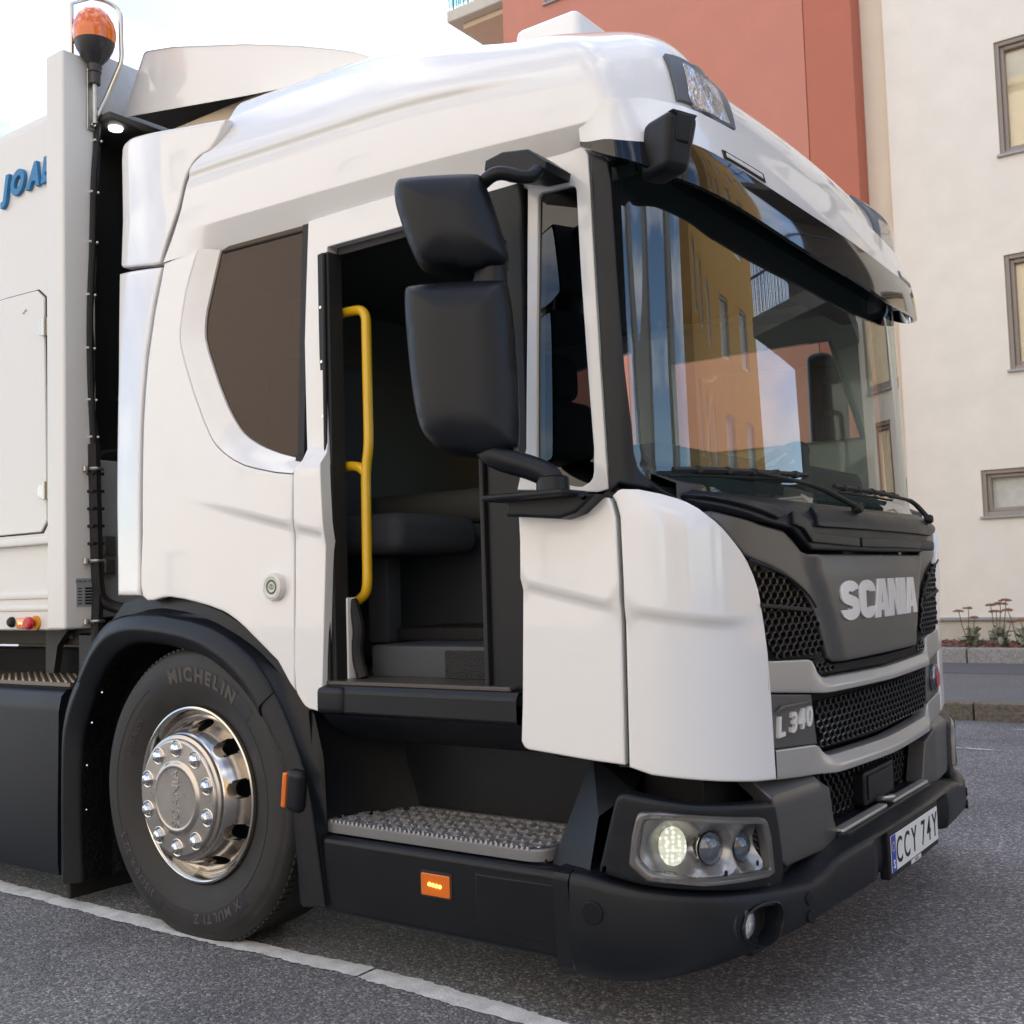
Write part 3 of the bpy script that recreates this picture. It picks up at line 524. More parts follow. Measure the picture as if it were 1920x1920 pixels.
for z in (4.7, 7.6, 10.5):                                             # balconies round the far end
    bal = MB(); bal.box((4.4, 8.5, z-.26), (7.6, 11.26, z), .01, 1); bo = bal.build('balcony', mat('soffit_concrete', (.20, .19, .18), .85), cb)
    rl = MB()
    for xx in np.arange(4.45, 7.55, .12): rl.box((xx-.006, 8.54, z), (xx+.006, 8.552, z+1.02))
    for yy in np.arange(8.6, 11.2, .12): rl.box((7.54, yy-.006, z), (7.552, yy+.006, z+1.02))
    rl.box((4.4, 8.52, z+1.02), (7.58, 8.57, z+1.06)); rl.box((7.52, 8.57, z+1.02), (7.57, 11.26, z+1.06)); rl.box((4.4, 8.53, z+.5), (7.58, 8.56, z+.53)); rl.build('railing', M_RAIL, bo, False)
# recessed yellow-cream strip and red building
rb = empty('red_apartment_building'); tag(rb, 'brick-red rendered apartment building with a concrete balcony behind the cab roof', 'building')
facade('recessed_wall', M_CREAM2, rb, -1.75, -1.06, 11.42, 0, 19, [])
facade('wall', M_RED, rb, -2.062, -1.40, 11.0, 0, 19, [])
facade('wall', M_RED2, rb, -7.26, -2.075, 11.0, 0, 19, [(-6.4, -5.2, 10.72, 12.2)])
for w in ((-6.4, -5.2, 10.72, 12.2),): window_y(rb, *w, 11.0)
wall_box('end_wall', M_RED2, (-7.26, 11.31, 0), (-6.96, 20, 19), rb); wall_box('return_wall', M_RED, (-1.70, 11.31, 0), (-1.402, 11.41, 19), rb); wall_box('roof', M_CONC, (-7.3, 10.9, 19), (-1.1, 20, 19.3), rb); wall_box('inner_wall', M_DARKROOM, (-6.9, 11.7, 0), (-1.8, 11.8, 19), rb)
bo = MB().box((-8.52, 11.05, 11.12), (-7.27, 16, 11.33), .012, 1).build('balcony', mat('balcony_concrete', (.60, .54, .45), .85, var=.08, vscale=4), rb)
MB().box((-8.3, 11.25, 11.02), (-7.27, 15.8, 11.115), .01, 1).build('soffit', mat('soffit_paint', (.66, .52, .36), .85, var=.05, vscale=5), bo)
rl = MB()
for yy in np.arange(11.1, 15.9, .11): rl.box((-8.50, yy-.006, 11.33), (-8.488, yy+.006, 12.3))
for xx in np.arange(-8.48, -7.3, .11): rl.box((xx-.006, 11.07, 11.33), (xx+.006, 11.082, 12.3))
rl.box((-8.52, 11.05, 12.3), (-8.47, 15.9, 12.35)); rl.box((-8.47, 11.05, 12.3), (-7.28, 11.10, 12.35)); rl.build('railing', M_RAIL, bo, False)
MB().box((-8.48, 11.10, 11.40), (-7.3, 11.11, 12.25)).build('balcony_glass', glass_mat('green_glass', (.55, .75, .75)), bo, False)

# buildings across the street and down the road, seen in the glass and lighting the shaded street
def street_block(name, label, m, x0, x1, y, depth, h, sgn, cols_, rows_, wz=1.5, ww=1.3, inner=M_CURT):
    e = empty(name); tag(e, label, 'building', 'buildings along the street, seen in the reflections')
    wins = []
    for i in range(cols_):
        for j in range(rows_):
            cx = x0+(x1-x0)*(i+.5)/cols_; z = 1.2+j*(h-2.2)/rows_; wins.append((cx-ww/2, cx+ww/2, z, z+wz))
    facade('wall', m, e, x0, x1, y, 0, h, wins, .3, sgn)
    for w in wins: window_y(e, *w, y, inner=inner, mull=False, sgn=sgn)
    ys = sorted((y-sgn*.31, y-sgn*depth)); wall_box('side_wall', m, (x0, ys[0], 0), (x0+.3, ys[1], h), e); wall_box('side_wall', m, (x1-.3, ys[0], 0), (x1, ys[1], h), e)
    ys = sorted((y+sgn*.3, y-sgn*depth)); wall_box('roof', M_CONC, (x0-.2, ys[0], h), (x1+.2, ys[1], h+.3), e)
    ys = sorted((y-sgn*.5, y-sgn*.6)); wall_box('inner_wall', M_DARKROOM, (x0+.3, ys[0], 0), (x1-.3, ys[1], h), e)
    return e
street_block('warm_apartment_building', 'sunlit warm yellow apartment building across the street, reflected in the truck side', M_WARM, -34, 24, -24, 9, 22, 1, 7, 4, inner=mat('pale_curtain', (.80, .74, .64), .9))
street_block('grey_apartment_building', 'narrow grey building down the street, reflected in the windscreen edge', M_GREYW, 30, 35, 7.2, 2.2, 22, -1, 2, 6)
street_block('orange_apartment_building', 'orange building beyond the parking side, reflected in the windscreen edge', M_OCHRE, 24, 44, -10, 9, 14, 1, 6, 4)
ob = empty('ochre_apartment_building'); tag(ob, 'ochre building with rows of windows closing the street, reflected in the windscreen', 'building', 'buildings along the street, seen in the reflections')
def window_x(parent, y0, y1, z0, z1, x):
    f = MB()
    for lo, hi in (((y0, z0), (y0+.07, z1)), ((y1-.07, z0), (y1, z1)), ((y0+.07, z0), (y1-.07, z0+.07)), ((y0+.07, z1-.07), (y1-.07, z1))): f.box((x-.04, lo[0], lo[1]), (x+.05, hi[0], hi[1]))
    w = f.build('window', mat('white_frame', (.75, .74, .7), .5), parent, False)
    MB().box((x+.01, y0+.07, z0+.07), (x+.02, y1-.07, z1-.07)).build('pane', M_WPANE, w, False); MB().box((x+.1, y0+.03, z0+.03), (x+.12, y1-.03, z1-.03)).build('blind', M_CURT, w, False)
FX = lambda u, v: np.stack([15+0*np.asarray(u, float), -np.asarray(u, float), np.asarray(v, float)], -1)
hs = [(y, y+.8, z, z+1.5) for y in (10.2, 12.4, 14.6, 16.8, 18.8) for z in (1.1, 3.9, 6.7, 9.5, 12.3)]
X, f = panel_geo(FX, rect(-20.6, -9.2, 0, 16.5), 0, .3, 0, 50., 0, [rect(-b, -a, c, d) for a, b, c, d in hs]); me = bpy.data.meshes.new('wall'); me.from_pydata([tuple(p) for p in X], [], f); link('wall', me, M_OCHRE, ob, False)
for a in hs: window_x(ob, *a, 15.08)
wall_box('side_wall', M_OCHRE, (15.31, 9.2, 0), (20, 9.5, 16.5), ob); wall_box('side_wall', M_OCHRE, (15.31, 20.3, 0), (20, 20.6, 16.5), ob); wall_box('roof', M_CONC, (14.9, 9.1, 16.5), (20, 20.7, 16.8), ob); wall_box('inner_wall', M_DARKROOM, (15.5, 9.6, 0), (15.6, 20.2, 16.4), ob)

# ------------------------------------------------------------------ stonecrop plants in the bed
M_STEM = mat('stem', (.17, .13, .09), .8); M_UMB = mat('umbel', (.26, .12, .085), .9, var=.4, vscale=60); M_LEAF = mat('pale_leaf', (.40, .43, .36), .7, var=.3, vscale=25); M_LEAFG = mat('green_leaf', (.14, .17, .04), .7, var=.4, vscale=25)
def stonecrop(x, y, stems, label, seed):
    rnd = random.Random(seed); e = empty('stonecrop_plant', (x, y, .25)); tag(e, label, 'plant', 'stonecrop plants in the bed')
    for dx, dz, w in stems:
        top = Vector((dx, rnd.uniform(-.08, .08), dz)); base = Vector((dx*.35, rnd.uniform(-.05, .05), 0))
        P = [base.lerp(top, k/5)+Vector((math.sin(k*1.3+seed)*.008, 0, 0)) for k in range(6)]
        MB().tube([p[:] for p in P], [.006]*5+[.004], 6).build('stem', M_STEM, e)
        um = MB()
        for k in range(70):
            a, q = rnd.uniform(0, 6.28), math.sqrt(rnd.random())*w; px_, py_ = math.cos(a)*q, math.sin(a)*q*.8; zz = dz+.016-.25*q*q/w+rnd.uniform(-.006, .006); s_ = rnd.uniform(.007, .013)
            um.box((dx+px_-s_, top.y+py_-s_, zz-s_*.6), (dx+px_+s_, top.y+py_+s_, zz+s_*.6), .004, 1)
        um.build('flower_head', M_UMB, e)
    for k in range(44):
        a, h_, q = rnd.uniform(0, 6.28), rnd.uniform(.02, .24), rnd.uniform(.02, .12); c = Vector((math.cos(a)*q, math.sin(a)*q, h_)); s_ = rnd.uniform(.035, .06)
        R_ = Matrix.Rotation(a, 3, 'Z') @ Matrix.Rotation(rnd.uniform(-1.2, .3), 3, 'Y'); lf = MB(); rows = []
        for i in range(5):
            t = i/4; ww = s_*.75*math.sin(math.pi*(t*.86+.08)); rows.append([(c+R_ @ Vector((s_*2*(t-.5), ww*j, -.012*(1-abs(j))+.01*t))).to_tuple() for j in (-1, 0, 1)])
        lf.grid(rows).build('leaf', M_LEAF if rnd.random() < .6 else M_LEAFG, e)
stonecrop(-.08, 10.2, [(-.14, .44, .055), (-.06, .47, .05), (.02, .36, .04)], 'small stonecrop nearest the truck with rusty flat flower heads', 1)
stonecrop(.21, 10.3, [(-.12, .50, .045), (.0, .52, .09), (-.05, .43, .075), (.07, .56, .07), (.1, .3, .04)], 'tall stonecrop with the broadest rusty flower heads, middle of the bed', 2)
stonecrop(.50, 10.15, [(-.16, .45, .06), (-.02, .33, .045), (.1, .40, .06), (.16, .46, .06)], 'stonecrop at the right edge of the photo with drooping rusty heads', 3)

# ================================================================== the truck
T = empty('refuse_truck'); tag(T, 'white low-entry refuse truck with open door, yellow handrail and black bumper', 'truck')
M_WHITE = mat('white_paint', (.77, .77, .77), .30, coat=1., croug=.04)
M_WHITE_B = mat('body_white_paint', (.74, .73, .70), .42, coat=.35, croug=.2)
M_BLK = mat('black_plastic', (.007, .0084, .0112), .34, spec=.32, bump=.25, bscale=900, bdist=.0006, var=.1, vscale=5)
M_BLK2 = mat('grained_black_plastic', (.0085, .0102, .0138), .38, spec=.34, bump=.35, bscale=700, bdist=.0008, var=.12, vscale=4)
M_RUB = mat('black_rubber', (.012, .012, .013), .6)
M_VOID = mat('dark_cavity', (.006, .006, .007), .8)
M_GREY = mat('dark_grey_metallic', (.100, .100, .103), .40, .55, coat=.25, croug=.3)
M_SILV = mat('silver_metallic', (.46, .46, .46), .36, .6, coat=.3, croug=.25)
M_CHR = mat('chrome', (.80, .80, .80), .08, 1.)
M_ALU = mat('polished_aluminium', (.64, .60, .55), .20, 1., var=.06, vscale=8)
M_ALU2 = mat('brushed_cover', (.50, .46, .42), .29, 1., var=.08, vscale=10)
M_STEEL = mat('zinc_steel', (.45, .45, .42), .4, .9, var=.2, vscale=30)
M_GLOSSBLK = mat('gloss_black', (.006, .006, .007), .05, coat=.3, croug=.02)
M_WS = glass_mat('windscreen_glass', (.58, .72, .68), ior=2.0); M_TINT = glass_mat('tinted_glass', (.10, .11, .11)); M_CLEAR = glass_mat('clear_lens', (.9, .92, .95))
M_AMBER = mat('amber_lens', (.62, .13, .005), .12, coat=1., emit=(1., .25, .02), estr=.03); M_AMBERLED = mat('amber_led', (1, .5, .05), .2, emit=(1., .42, .05), estr=3.)
M_YEL = mat('yellow_handrail_paint', (.78, .46, .01), .30, coat=.5, croug=.1)
M_INT = mat('interior_plastic', (.055, .060, .070), .6, bump=.2, bscale=500, bdist=.0008); M_INT2 = mat('interior_trim', (.10, .105, .105), .7); M_MAT = mat('floor_mat', (.018, .018, .02), .7, bump=1., bscale=130, bdist=.006)
def brown_mesh():
    """tinted pane with a woven brown sunscreen: partly see-through"""
    m = bpy.data.materials.new('window_sunscreen'); m.use_nodes = True; n, l = m.node_tree.nodes, m.node_tree.links; b = n['Principled BSDF']
    tc = n.new('ShaderNodeTexCoord'); t = n.new('ShaderNodeTexVoronoi'); t.inputs['Scale'].default_value = 210; cr = n.new('ShaderNodeValToRGB'); cr.color_ramp.elements[0].color = (.085, .037, .013, 1); cr.color_ramp.elements[1].color = (.038, .017, .007, 1); cr.color_ramp.elements[1].position = .7
    l.new(tc.outputs['Object'], t.inputs['Vector']); l.new(t.outputs['Distance'], cr.inputs[0]); l.new(cr.outputs[0], b.inputs['Base Color']); b.inputs['Roughness'].default_value = .6; b.inputs['Specular IOR Level'].default_value = .2; b.inputs['Coat Weight'].default_value = .6; b.inputs['Coat Roughness'].default_value = .03
    tr = n.new('ShaderNodeBsdfTransparent'); tr.inputs[0].default_value = (.55, .42, .20, 1); mx = n.new('ShaderNodeMixShader'); mx.inputs[0].default_value = .30
    l.new(b.outputs[0], mx.inputs[1]); l.new(tr.outputs[0], mx.inputs[2]); l.new(mx.outputs[0], n['Material Output'].inputs[0])
    return m
M_BROWN = brown_mesh()
D = OUT
def on_s(t, z, o=0.): return S(t, z)+normal(S, t, z)*o
def ribbon(name, m, F, pts, w, off, parent, thick=.006):
    """strip of rubber along a seam"""
    P = np.array([np.array(p) for p in pts], float); n = len(P); tt = np.gradient(P, axis=0); tt /= np.linalg.norm(tt, axis=1, keepdims=True); nn = np.stack([-tt[:, 1], tt[:, 0]], 1)
    A = P+nn*w/2; B_ = P-nn*w/2; o = lambda q, d: F(q[:, 0], q[:, 1])+normal(F, q[:, 0], q[:, 1])*d
    return MB().grid([[tuple(p) for p in o(A, off-thick)], [tuple(p) for p in o(A, off)], [tuple(p) for p in o(B_, off)], [tuple(p) for p in o(B_, off-thick)]]).build(name, m, parent)

# ---------------- cab: white side panels
tcr = np.arange(-3.3, -.95, .022); zcr = 1.527-.232*S(tcr, np.full_like(tcr, 1.2))[:, 0]
CRE = np.concatenate([np.stack([tcr, zcr+d], 1) for d in (.012, 0, -.011, -.022, -.034)])
cab = panel('side_panel', M_WHITE, S, D['side_panel'], T, off=crease, thick=.03, r=.006, h=.045, gap=.002, extra=CRE)
ci, co = np.array(D['chamfer_in']), np.array(D['chamfer_out'])
def rs(P, n):
    P = np.array(P); L = np.concatenate([[0], np.cumsum(np.linalg.norm(np.diff(P, axis=0), axis=1))]); q = np.linspace(0, L[-1], n); return np.stack([np.interp(q, L, P[:, 0]), np.interp(q, L, P[:, 1])], 1)
ci, co = rs(ci, 60), rs(co, 60)
rows = []
for k, (s_, o_) in enumerate(((0, -.004), (.04, .000), (.12, -.003), (.3, -.009), (.55, -.019), (.8, -.030), (1., -.038), (1.02, -.06))):
    q = co*(1-s_)+ci*s_; c = crease(q[:, 0], q[:, 1])*(1-min(1, s_)); X = S(q[:, 0], q[:, 1])+normal(S, q[:, 0], q[:, 1])*(o_+c)[:, None]; rows.append([tuple(p) for p in X])
MB().grid(rows).build('window_surround', M_WHITE, T)
panel('quarter_window', M_BROWN, S, D['quarter_window'], T, off=-.046, thick=.008, r=0, h=.05)
ribbon('window_seal', M_RUB, S, [(-2.566, 1.625), (-2.560, 1.9), (-2.556, 2.15), (-2.552, 2.42)], .030, -.036, T, .02)
# deflectors
for nm in ('deflector_upper', 'deflector_lower'):
    panel('side_deflector', M_WHITE, S, D[nm], T, off=o_defl, thick=.035, r=.010, h=.045, gap=.002)
ribbon('seam_seal', M_RUB, S, [(-3.17, 2.44), (-3.21, 2.30), (-3.26, 2.1), (-3.30, 1.9), (-3.33, 1.6), (-3.35, 1.19)], .05, -.025, T)
# frame with the posts, header and the narrow front window
fqw = D['front_quarter_window']
panel('door_frame', M_WHITE, S, D['door_frame'], T, off=o_post, thick=.045, r=.0035, h=.04, gap=.002, holes=[fqw], extra=CRE)
panel('vent_window', M_TINT, S, [tuple(p) for p in inset(np.array(fqw)[::-1] if area2(np.array(fqw)) < 0 else np.array(fqw), -.004)], T, off=-.052, thick=.006, r=.001, h=.08)
panel('door_panel', M_WHITE, S, D['lower_door_panel'], T, off=crease, thick=.04, r=.006, h=.04, gap=.003, extra=CRE)
panel('corner_panel', M_WHITE, S, D['corner_panel'], T, off=crease, thick=.04, r=.006, h=.035, gap=.003, extra=CRE)
cpm = mirror_poly(D['corner_panel']); panel('corner_panel', M_WHITE, S, cpm, T, off=crease, thick=.04, r=.008, h=.05, gap=.003)
panel('door_panel', M_WHITE, S, mirror_poly(D['lower_door_panel']), T, off=crease, thick=.04, r=.008, h=.08, gap=.003)
ribbon('seam_seal', M_RUB, S, [(-1.355, .70), (-1.352, 1.13), (-1.352, 1.35), (-1.375, 1.43)], .06, -.03, T)
ribbon('seam_seal', M_RUB, S, [(-2.565, .95), (-2.568, 1.2), (-2.575, 1.42), (-2.57, 1.58), (-2.553, 1.63)], .05, -.028, T)
# roof
ts = np.concatenate([np.linspace(-3.62, -1.45, 60), np.linspace(-1.43, -.6, 34), np.linspace(-.58, .58, 16), np.linspace(.6, 1.43, 24), np.linspace(1.45, 3.62, 16)]); ts0 = -2.83
vs = np.concatenate([np.array([0, .04, .08, .11, .128, .138, .142, .152, .17, .2]), np.linspace(.225, .38, 8), np.linspace(.393, .45, 10), np.linspace(.47, 1., 26)])
def roof_crease(t, v): return .011*sst(.395, .43, v)*(1-sst(.44, .62, v))*sst(1.55, 1.9, np.abs(t))
rf = MB(); tsr = ts[(ts > -2.86) & (ts < 2.86)]
sv_, st_ = [0, .109, .25, .381, .451, .488, .50, .556, .631, .667, 1.], [3.268, 3.22, 3.164, 3.133, 3.099, 3.059, 3.02, 2.985, 2.965, 2.93, 2.90]
rows = []
for v in vs:
    tr_ = tsr.copy(); e_ = float(np.interp(v, sv_, st_)); k_ = np.abs(tr_) > 2.0; tr_[k_] = np.sign(tr_[k_])*(2.0+(np.abs(tr_[k_])-2.0)*(e_-2.0)/(np.abs(tsr).max()-2.0)); va = np.full_like(tr_, v)
    rows.append([tuple(p) for p in R(tr_, va)+normal(R, tr_, va)*roof_crease(tr_, v)[:, None]])
rf.grid(rows)
last = np.array(rows[-1]); n = len(last); hf = n//2; cap = []
for i in range(hf):
    a, b = last[i], last[n-1-i]; cap.append([tuple(a+(b-a)*k/8+np.array([0, 0, .03*math.sin(math.pi*k/8)])) for k in range(9)])
rf.grid(cap); roof = rf.build('roof', M_WHITE, T, angle=24)
tg = np.linspace(-2.96, -1.38, 60); MB().tube([tuple(p) for p in R(tg, np.full_like(tg, .0))+np.array([0, -.012, -.004])], .0045, 6).build('gutter_seal', M_RUB, roof)
# cab back wall, floor, far side
MB().box((-.30, -1.16, 1.0), (-.26, 1.16, 2.95)).build('cab_rear_wall', M_INT2, T, False)
MB().box((-.30, -1.18, .84), (1.85, 1.18, .875)).build('cab_floor', M_INT, T, False)
MB().box((-.28, -1.14, 2.44), (1.70, 1.14, 2.46)).build('headlining', M_INT2, T, False)
far_win = [(1.48, 1.80), (2.40, 1.80), (2.40, 2.26), (1.60, 2.26)]
panel('driver_door', M_WHITE, S, [(1.42, .75), (3.4, .75), (3.4, 2.50), (1.42, 2.50)], T, off=-.03, thick=.05, r=.006, h=.1, holes=[far_win, [(2.62, 1.70), (2.95, 1.75), (3.04, 2.0), (3.0, 2.3), (2.62, 2.36)]])
panel('driver_door_window', M_CLEAR, S, [(1.47, 1.79), (2.41, 1.79), (2.41, 2.27), (1.59, 2.27)], T, off=-.06, thick=.005, r=.001, h=.2)

# ---------------- front: pillars, windscreen, visor
panel('windscreen_pillar', M_BLK2, S, D['a_pillar'], T, off=-.004, thick=.05, r=.006, h=.03)
panel('windscreen_pillar', M_BLK2, S, mirror_poly(D['a_pillar']), T, off=-.004, thick=.05, r=.006, h=.05)
wsl = [p for p in D['windscreen'] if p[0] < -1.0]
lowl = sorted([p for p in wsl], key=lambda p: -p[1])
left = [(-1.335, 2.385)]+[(-1.30, 2.32), (-1.272, 2.25), (-1.262, 2.0), (-1.255, 1.75), (-1.250, 1.60), (-1.247, 1.53), (-1.235, 1.485), (-1.215, 1.455), (-1.17, 1.435)]
ws = left+[(-.9, 1.420), (-.5, 1.408), (0, 1.402), (.5, 1.408), (.9, 1.420)]+mirror_poly(left)
panel('windscreen', M_WS, S, ws, T, off=-.012, thick=.004, r=0.0, h=.03)
band = [(-1.19, 2.39), (-1.17, 2.315), (-.9, 2.31), (0, 2.307), (.9, 2.31), (1.17, 2.315), (1.19, 2.39)]
panel('windscreen_header', mat('header_tint', (.02, .03, .03), .3), S, band, T, off=-.022, thick=.004, r=.0, h=.05)
panel('cab_header', M_BLK, S, [(-1.30, 2.345), (1.30, 2.345), (1.30, 2.44), (-1.30, 2.44)], T, off=-.03, thick=.06, r=.004, h=.06)
# sun visor: a curved blade in front of the header, white above, gloss black below
tv = np.concatenate([np.linspace(-1.425, -1.0, 28), np.linspace(-.96, .96, 25), np.linspace(1.0, 1.425, 28)])
lip_z = _cub([0, .4, .64, .88, 1.02, 1.12, 1.27, 1.33, 1.425], [2.195, 2.198, 2.215, 2.238, 2.252, 2.266, 2.292, 2.318, 2.372])
def vis(t, v, extra=0.):
    """v 0 lower lip .. 1 top line"""
    a = np.abs(t); ends = 1-sst(1.06, 1.375, a)
    z = lip_z(a)*(1-v)+(2.505-.02*sst(1.15, 1.3, a)-.065*sst(1.33, 1.425, a)-.01*(1-sst(.0, .8, a)))*v
    o = (.062*(1-sst(1.2, 1.42, a))+.012)*(1-v)**1.2+.020*v+.02*np.sin(math.pi*v)*ends+.008
    zc = np.minimum(z, 2.6); return S(t, zc)+normal(S, t, np.minimum(zc, 2.3))*(o+extra)[..., None]
vv = np.linspace(0, 1, 17); split = .50
def vis_part(name, m, v0, v1):
    sp_ = .46+.03*np.exp(-((np.abs(tv)-1.05)/.15)**2)-.19*sst(1.0, 1.38, np.abs(tv)); q = [(sp_*a if v0 == 0 else sp_+.004+(1-sp_-.004)*a) for a in np.linspace(0, 1, 9)]
    rows = [[tuple(p) for p in vis(tv, a)] for a in q]; back = [[tuple(p) for p in vis(tv, a, -.014+0*tv)] for a in q]
    mb = MB(); mb.grid(rows); mb.grid(back, True); mb.grid([back[0], rows[0]]); mb.grid([rows[-1], back[-1]]); return mb.build(name, m, T, angle=50)
vb = vis_part('visor_band', M_GLOSSBLK, 0., .485); vw = vis_part('sun_visor', M_WHITE, .49, 1.)
# front panels
hp = D['hood']; hl = [p for p in hp if p[0] < 0]
hood_half = [(-1.095, 1.372), (-1.06, 1.378), (-.86, 1.335), (-.72, 1.318), (-.665, 1.292), (-.62, 1.262), (-.585, 1.250)]
hood_low = [(-.430, .920), (-.468, .935), (-.512, 1.02), (-.556, 1.09), (-.62, 1.142), (-.72, 1.188), (-.82, 1.216), (-.90, 1.232), (-.945, 1.245), (-.985, 1.272), (-1.03, 1.31), (-1.07, 1.345)]
hood = hood_half+mirror_poly(hood_half)+[(-a, b) for a, b in hood_low[::-1]]+hood_low
def o_hood(t, z):
    t = np.asarray(t, float); z = np.asarray(z, float); a = np.abs(t)
    edge_ = np.interp(z, [.9, 1.05, 1.15, 1.25, 1.4], [.40, .47, .53, .58, .60]); return -.010+.020*(1-sst(-.0, .07, a-edge_+.035))-.010*sst(1.20, 1.25, z)*(1-sst(.46, .56, a))
panel('hood', M_GREY, S, hood, T, off=o_hood, thick=.05, r=.008, h=.028)
ug = [(-.936, 1.236), (-.90, 1.228), (-.82, 1.211), (-.72, 1.183), (-.62, 1.137), (-.560, 1.088), (-.517, 1.02), (-.490, .945), (-.52, .934), (-.60, .942), (-.870, .955), (-.877, 1.02), (-.892, 1.11), (-.912, 1.19)]
def hexmesh(name, F, poly, off, m, parent, w=.040, hgt=.025, bar=.0032, depth=.016):
    """honeycomb grille of raised ribs filling an outline"""
    P = np.array(poly); lo, hi = P.min(0), P.max(0); cells = []; row = 0; v = lo[1]-hgt
    while v < hi[1]+hgt:
        u = lo[0]-w+(w*.5 if row % 2 else 0)
        while u < hi[0]+w: cells.append((u, v)); u += w
        v += hgt*.75; row += 1
    C = np.array(cells); Pp = P if area2(P) > 0 else P[::-1]; hx0 = np.array([(math.cos(math.radians(a))*w*.58, math.sin(math.radians(a))*hgt*.5) for a in range(30, 390, 60)]); C = C[np.all([inside(poly, C+q) for q in hx0], axis=0)]; mb = MB(); ang = [math.radians(a) for a in (90, 150, 210, 270, 330, 30)]
    hx = np.array([(math.cos(a)*w/2/math.cos(math.radians(30)), math.sin(a)*hgt/2) for a in ang]); UV = []; HT = []; f = []
    for c in C:
        b = len(UV); o_ = c+hx; i_ = c+hx*(1-bar*2/min(w, hgt)*1.0)
        UV += list(o_)+list(i_)+list(i_); HT += [-.004]*6+[0.]*6+[-depth]*6
        for k in range(6): j = (k+1) % 6; f += [(b+k, b+j, b+6+j, b+6+k), (b+6+k, b+6+j, b+12+j, b+12+k)]
    UV = np.array(UV); X = F(UV[:, 0], UV[:, 1])+normal(F, UV[:, 0], UV[:, 1])*(off+np.array(HT))[:, None]
    o = mb.add([tuple(p) for p in X], f).build(name, m, parent, False, recalc=False); tag(o, kind='stuff'); return o
M_HEX = mat('grille_gloss_black', (.014, .014, .015), .22, coat=.6, croug=.1)
for sgn in (1, -1):
    q = ug if sgn == 1 else mirror_poly(ug)
    gp = panel('side_grille', M_VOID, S, q, T, off=-.018, thick=.02, r=.002, h=.06)
    hexmesh('grille_mesh', S, q, .002, M_HEX, gp)
    bar_ = [(-.893, 1.102), (-.60, 1.078), (-.597, 1.090), (-.895, 1.114)]; panel('grille_bar', M_RUB, S, bar_ if sgn == 1 else mirror_poly(bar_), gp, off=.008, thick=.02, r=.003, h=.05)
    ch = [(-.945, 1.238), (-.90, 1.2285), (-.82, 1.2115), (-.72, 1.1835), (-.62, 1.1375), (-.57, 1.098)]; ch = rs(spl(ch), 24); ch = ch if sgn == 1 else ch*np.array([-1, 1])
    MB().tube([tuple(p) for p in on_s(ch[:, 0], ch[:, 1]-.006, .006)], .004, 6).build('grille_trim', M_RUB, gp)
gap_ = [(-.585, .932), (-.50, .940), (-.480, .925), (-.44, .912), (0, .908), (.44, .912), (.480, .925), (.50, .940), (.585, .932), (.578, .905), (.55, .888), (0, .88), (-.55, .888), (-.578, .905)]
gg = panel('grille_gap', M_VOID, S, gap_, T, off=-.012, thick=.02, r=.002, h=.05); hexmesh('grille_mesh', S, gap_, .0, M_HEX, gg, .036, .02, .003)
su = [(-.890, .955), (-.598, .940), (-.584, .912), (-.56, .890), (-.53, .880), (0, .872), (.53, .880), (.56, .890), (.584, .912), (.598, .940), (.890, .955), (.868, .868), (.60, .842), (.55, .838), (0, .832), (-.55, .838), (-.60, .842), (-.868, .868)]
def o_su(t, z): a = np.abs(np.asarray(t, float)); z = np.asarray(z, float); return -.004+.026*(1-sst(.50, .64, a))*sst(.885, .845, z)+.004*sst(.96, .90, z)
def band(name, m, ts_, top, bot, off, thick=.035):
    rows = []
    for s_, e in ((0, -thick), (0, -.003), (.03, -.0008), (.08, 0), (.2, 0), (.35, 0), (.5, 0), (.62, 0), (.74, 0), (.86, 0), (.95, 0), (.985, -.001), (1., -.004), (1., -thick)):
        z = bot(ts_)+(top(ts_)-bot(ts_))*s_; X = S(ts_, z)+normal(S, ts_, z)*(off(ts_, s_)+e)[:, None]; rows.append([tuple(p) for p in X])
    return MB().grid(rows).build(name, m, T, angle=14)
tsb = np.concatenate([np.linspace(-.870, -.62, 14), np.linspace(-.61, -.48, 24), np.linspace(-.46, .46, 24), np.linspace(.48, .61, 24), np.linspace(.62, .870, 14)])
ip = lambda xs__, ys__: (lambda t: np.interp(np.abs(t), xs__, ys__))
band('silver_band', M_SILV, tsb, ip([0, .52, .55, .572, .585, .60, .62, .89], [.872, .880, .888, .902, .922, .936, .941, .955]), ip([0, .55, .60, .868, .89], [.832, .838, .842, .868, .87]), lambda t, s_: -.004+.024*(1-sst(.50, .63, np.abs(t)))*np.clip((1-s_)/.55, 0, 1)+.004)
for sgn in (1, -1):
    bp_ = [(-.866, .863), (-.604, .838), (-.580, .692), (-.848, .712)]; bp_ = bp_ if sgn == 1 else mirror_poly(bp_)
    def o_bp(t, z): z = np.asarray(z, float); return -.008+.004*sst(.76, .70, z)
    panel('badge_panel', M_GREY, S, bp_, T, off=-.006, thick=.03, r=.003, h=.05)
mg = [(-.592, .834), (-.55, .833), (0, .826), (.55, .833), (.592, .834), (.568, .70), (.545, .672), (.50, .664), (0, .655), (-.50, .664), (-.545, .672), (-.568, .70)]
gm = panel('main_grille', M_VOID, S, mg, T, off=-.034, thick=.01, r=.002, h=.05); hexmesh('grille_mesh', S, mg, -.006, M_HEX, gm, .040, .026, .0034, .022)
sl = [(-.846, .708), (-.588, .690), (-.566, .664), (-.52, .648), (0, .638), (.52, .648), (.566, .664), (.588, .690), (.846, .708), (.852, .628), (.70, .614), (.50, .598), (0, .588), (-.50, .598), (-.70, .614), (-.852, .628)]
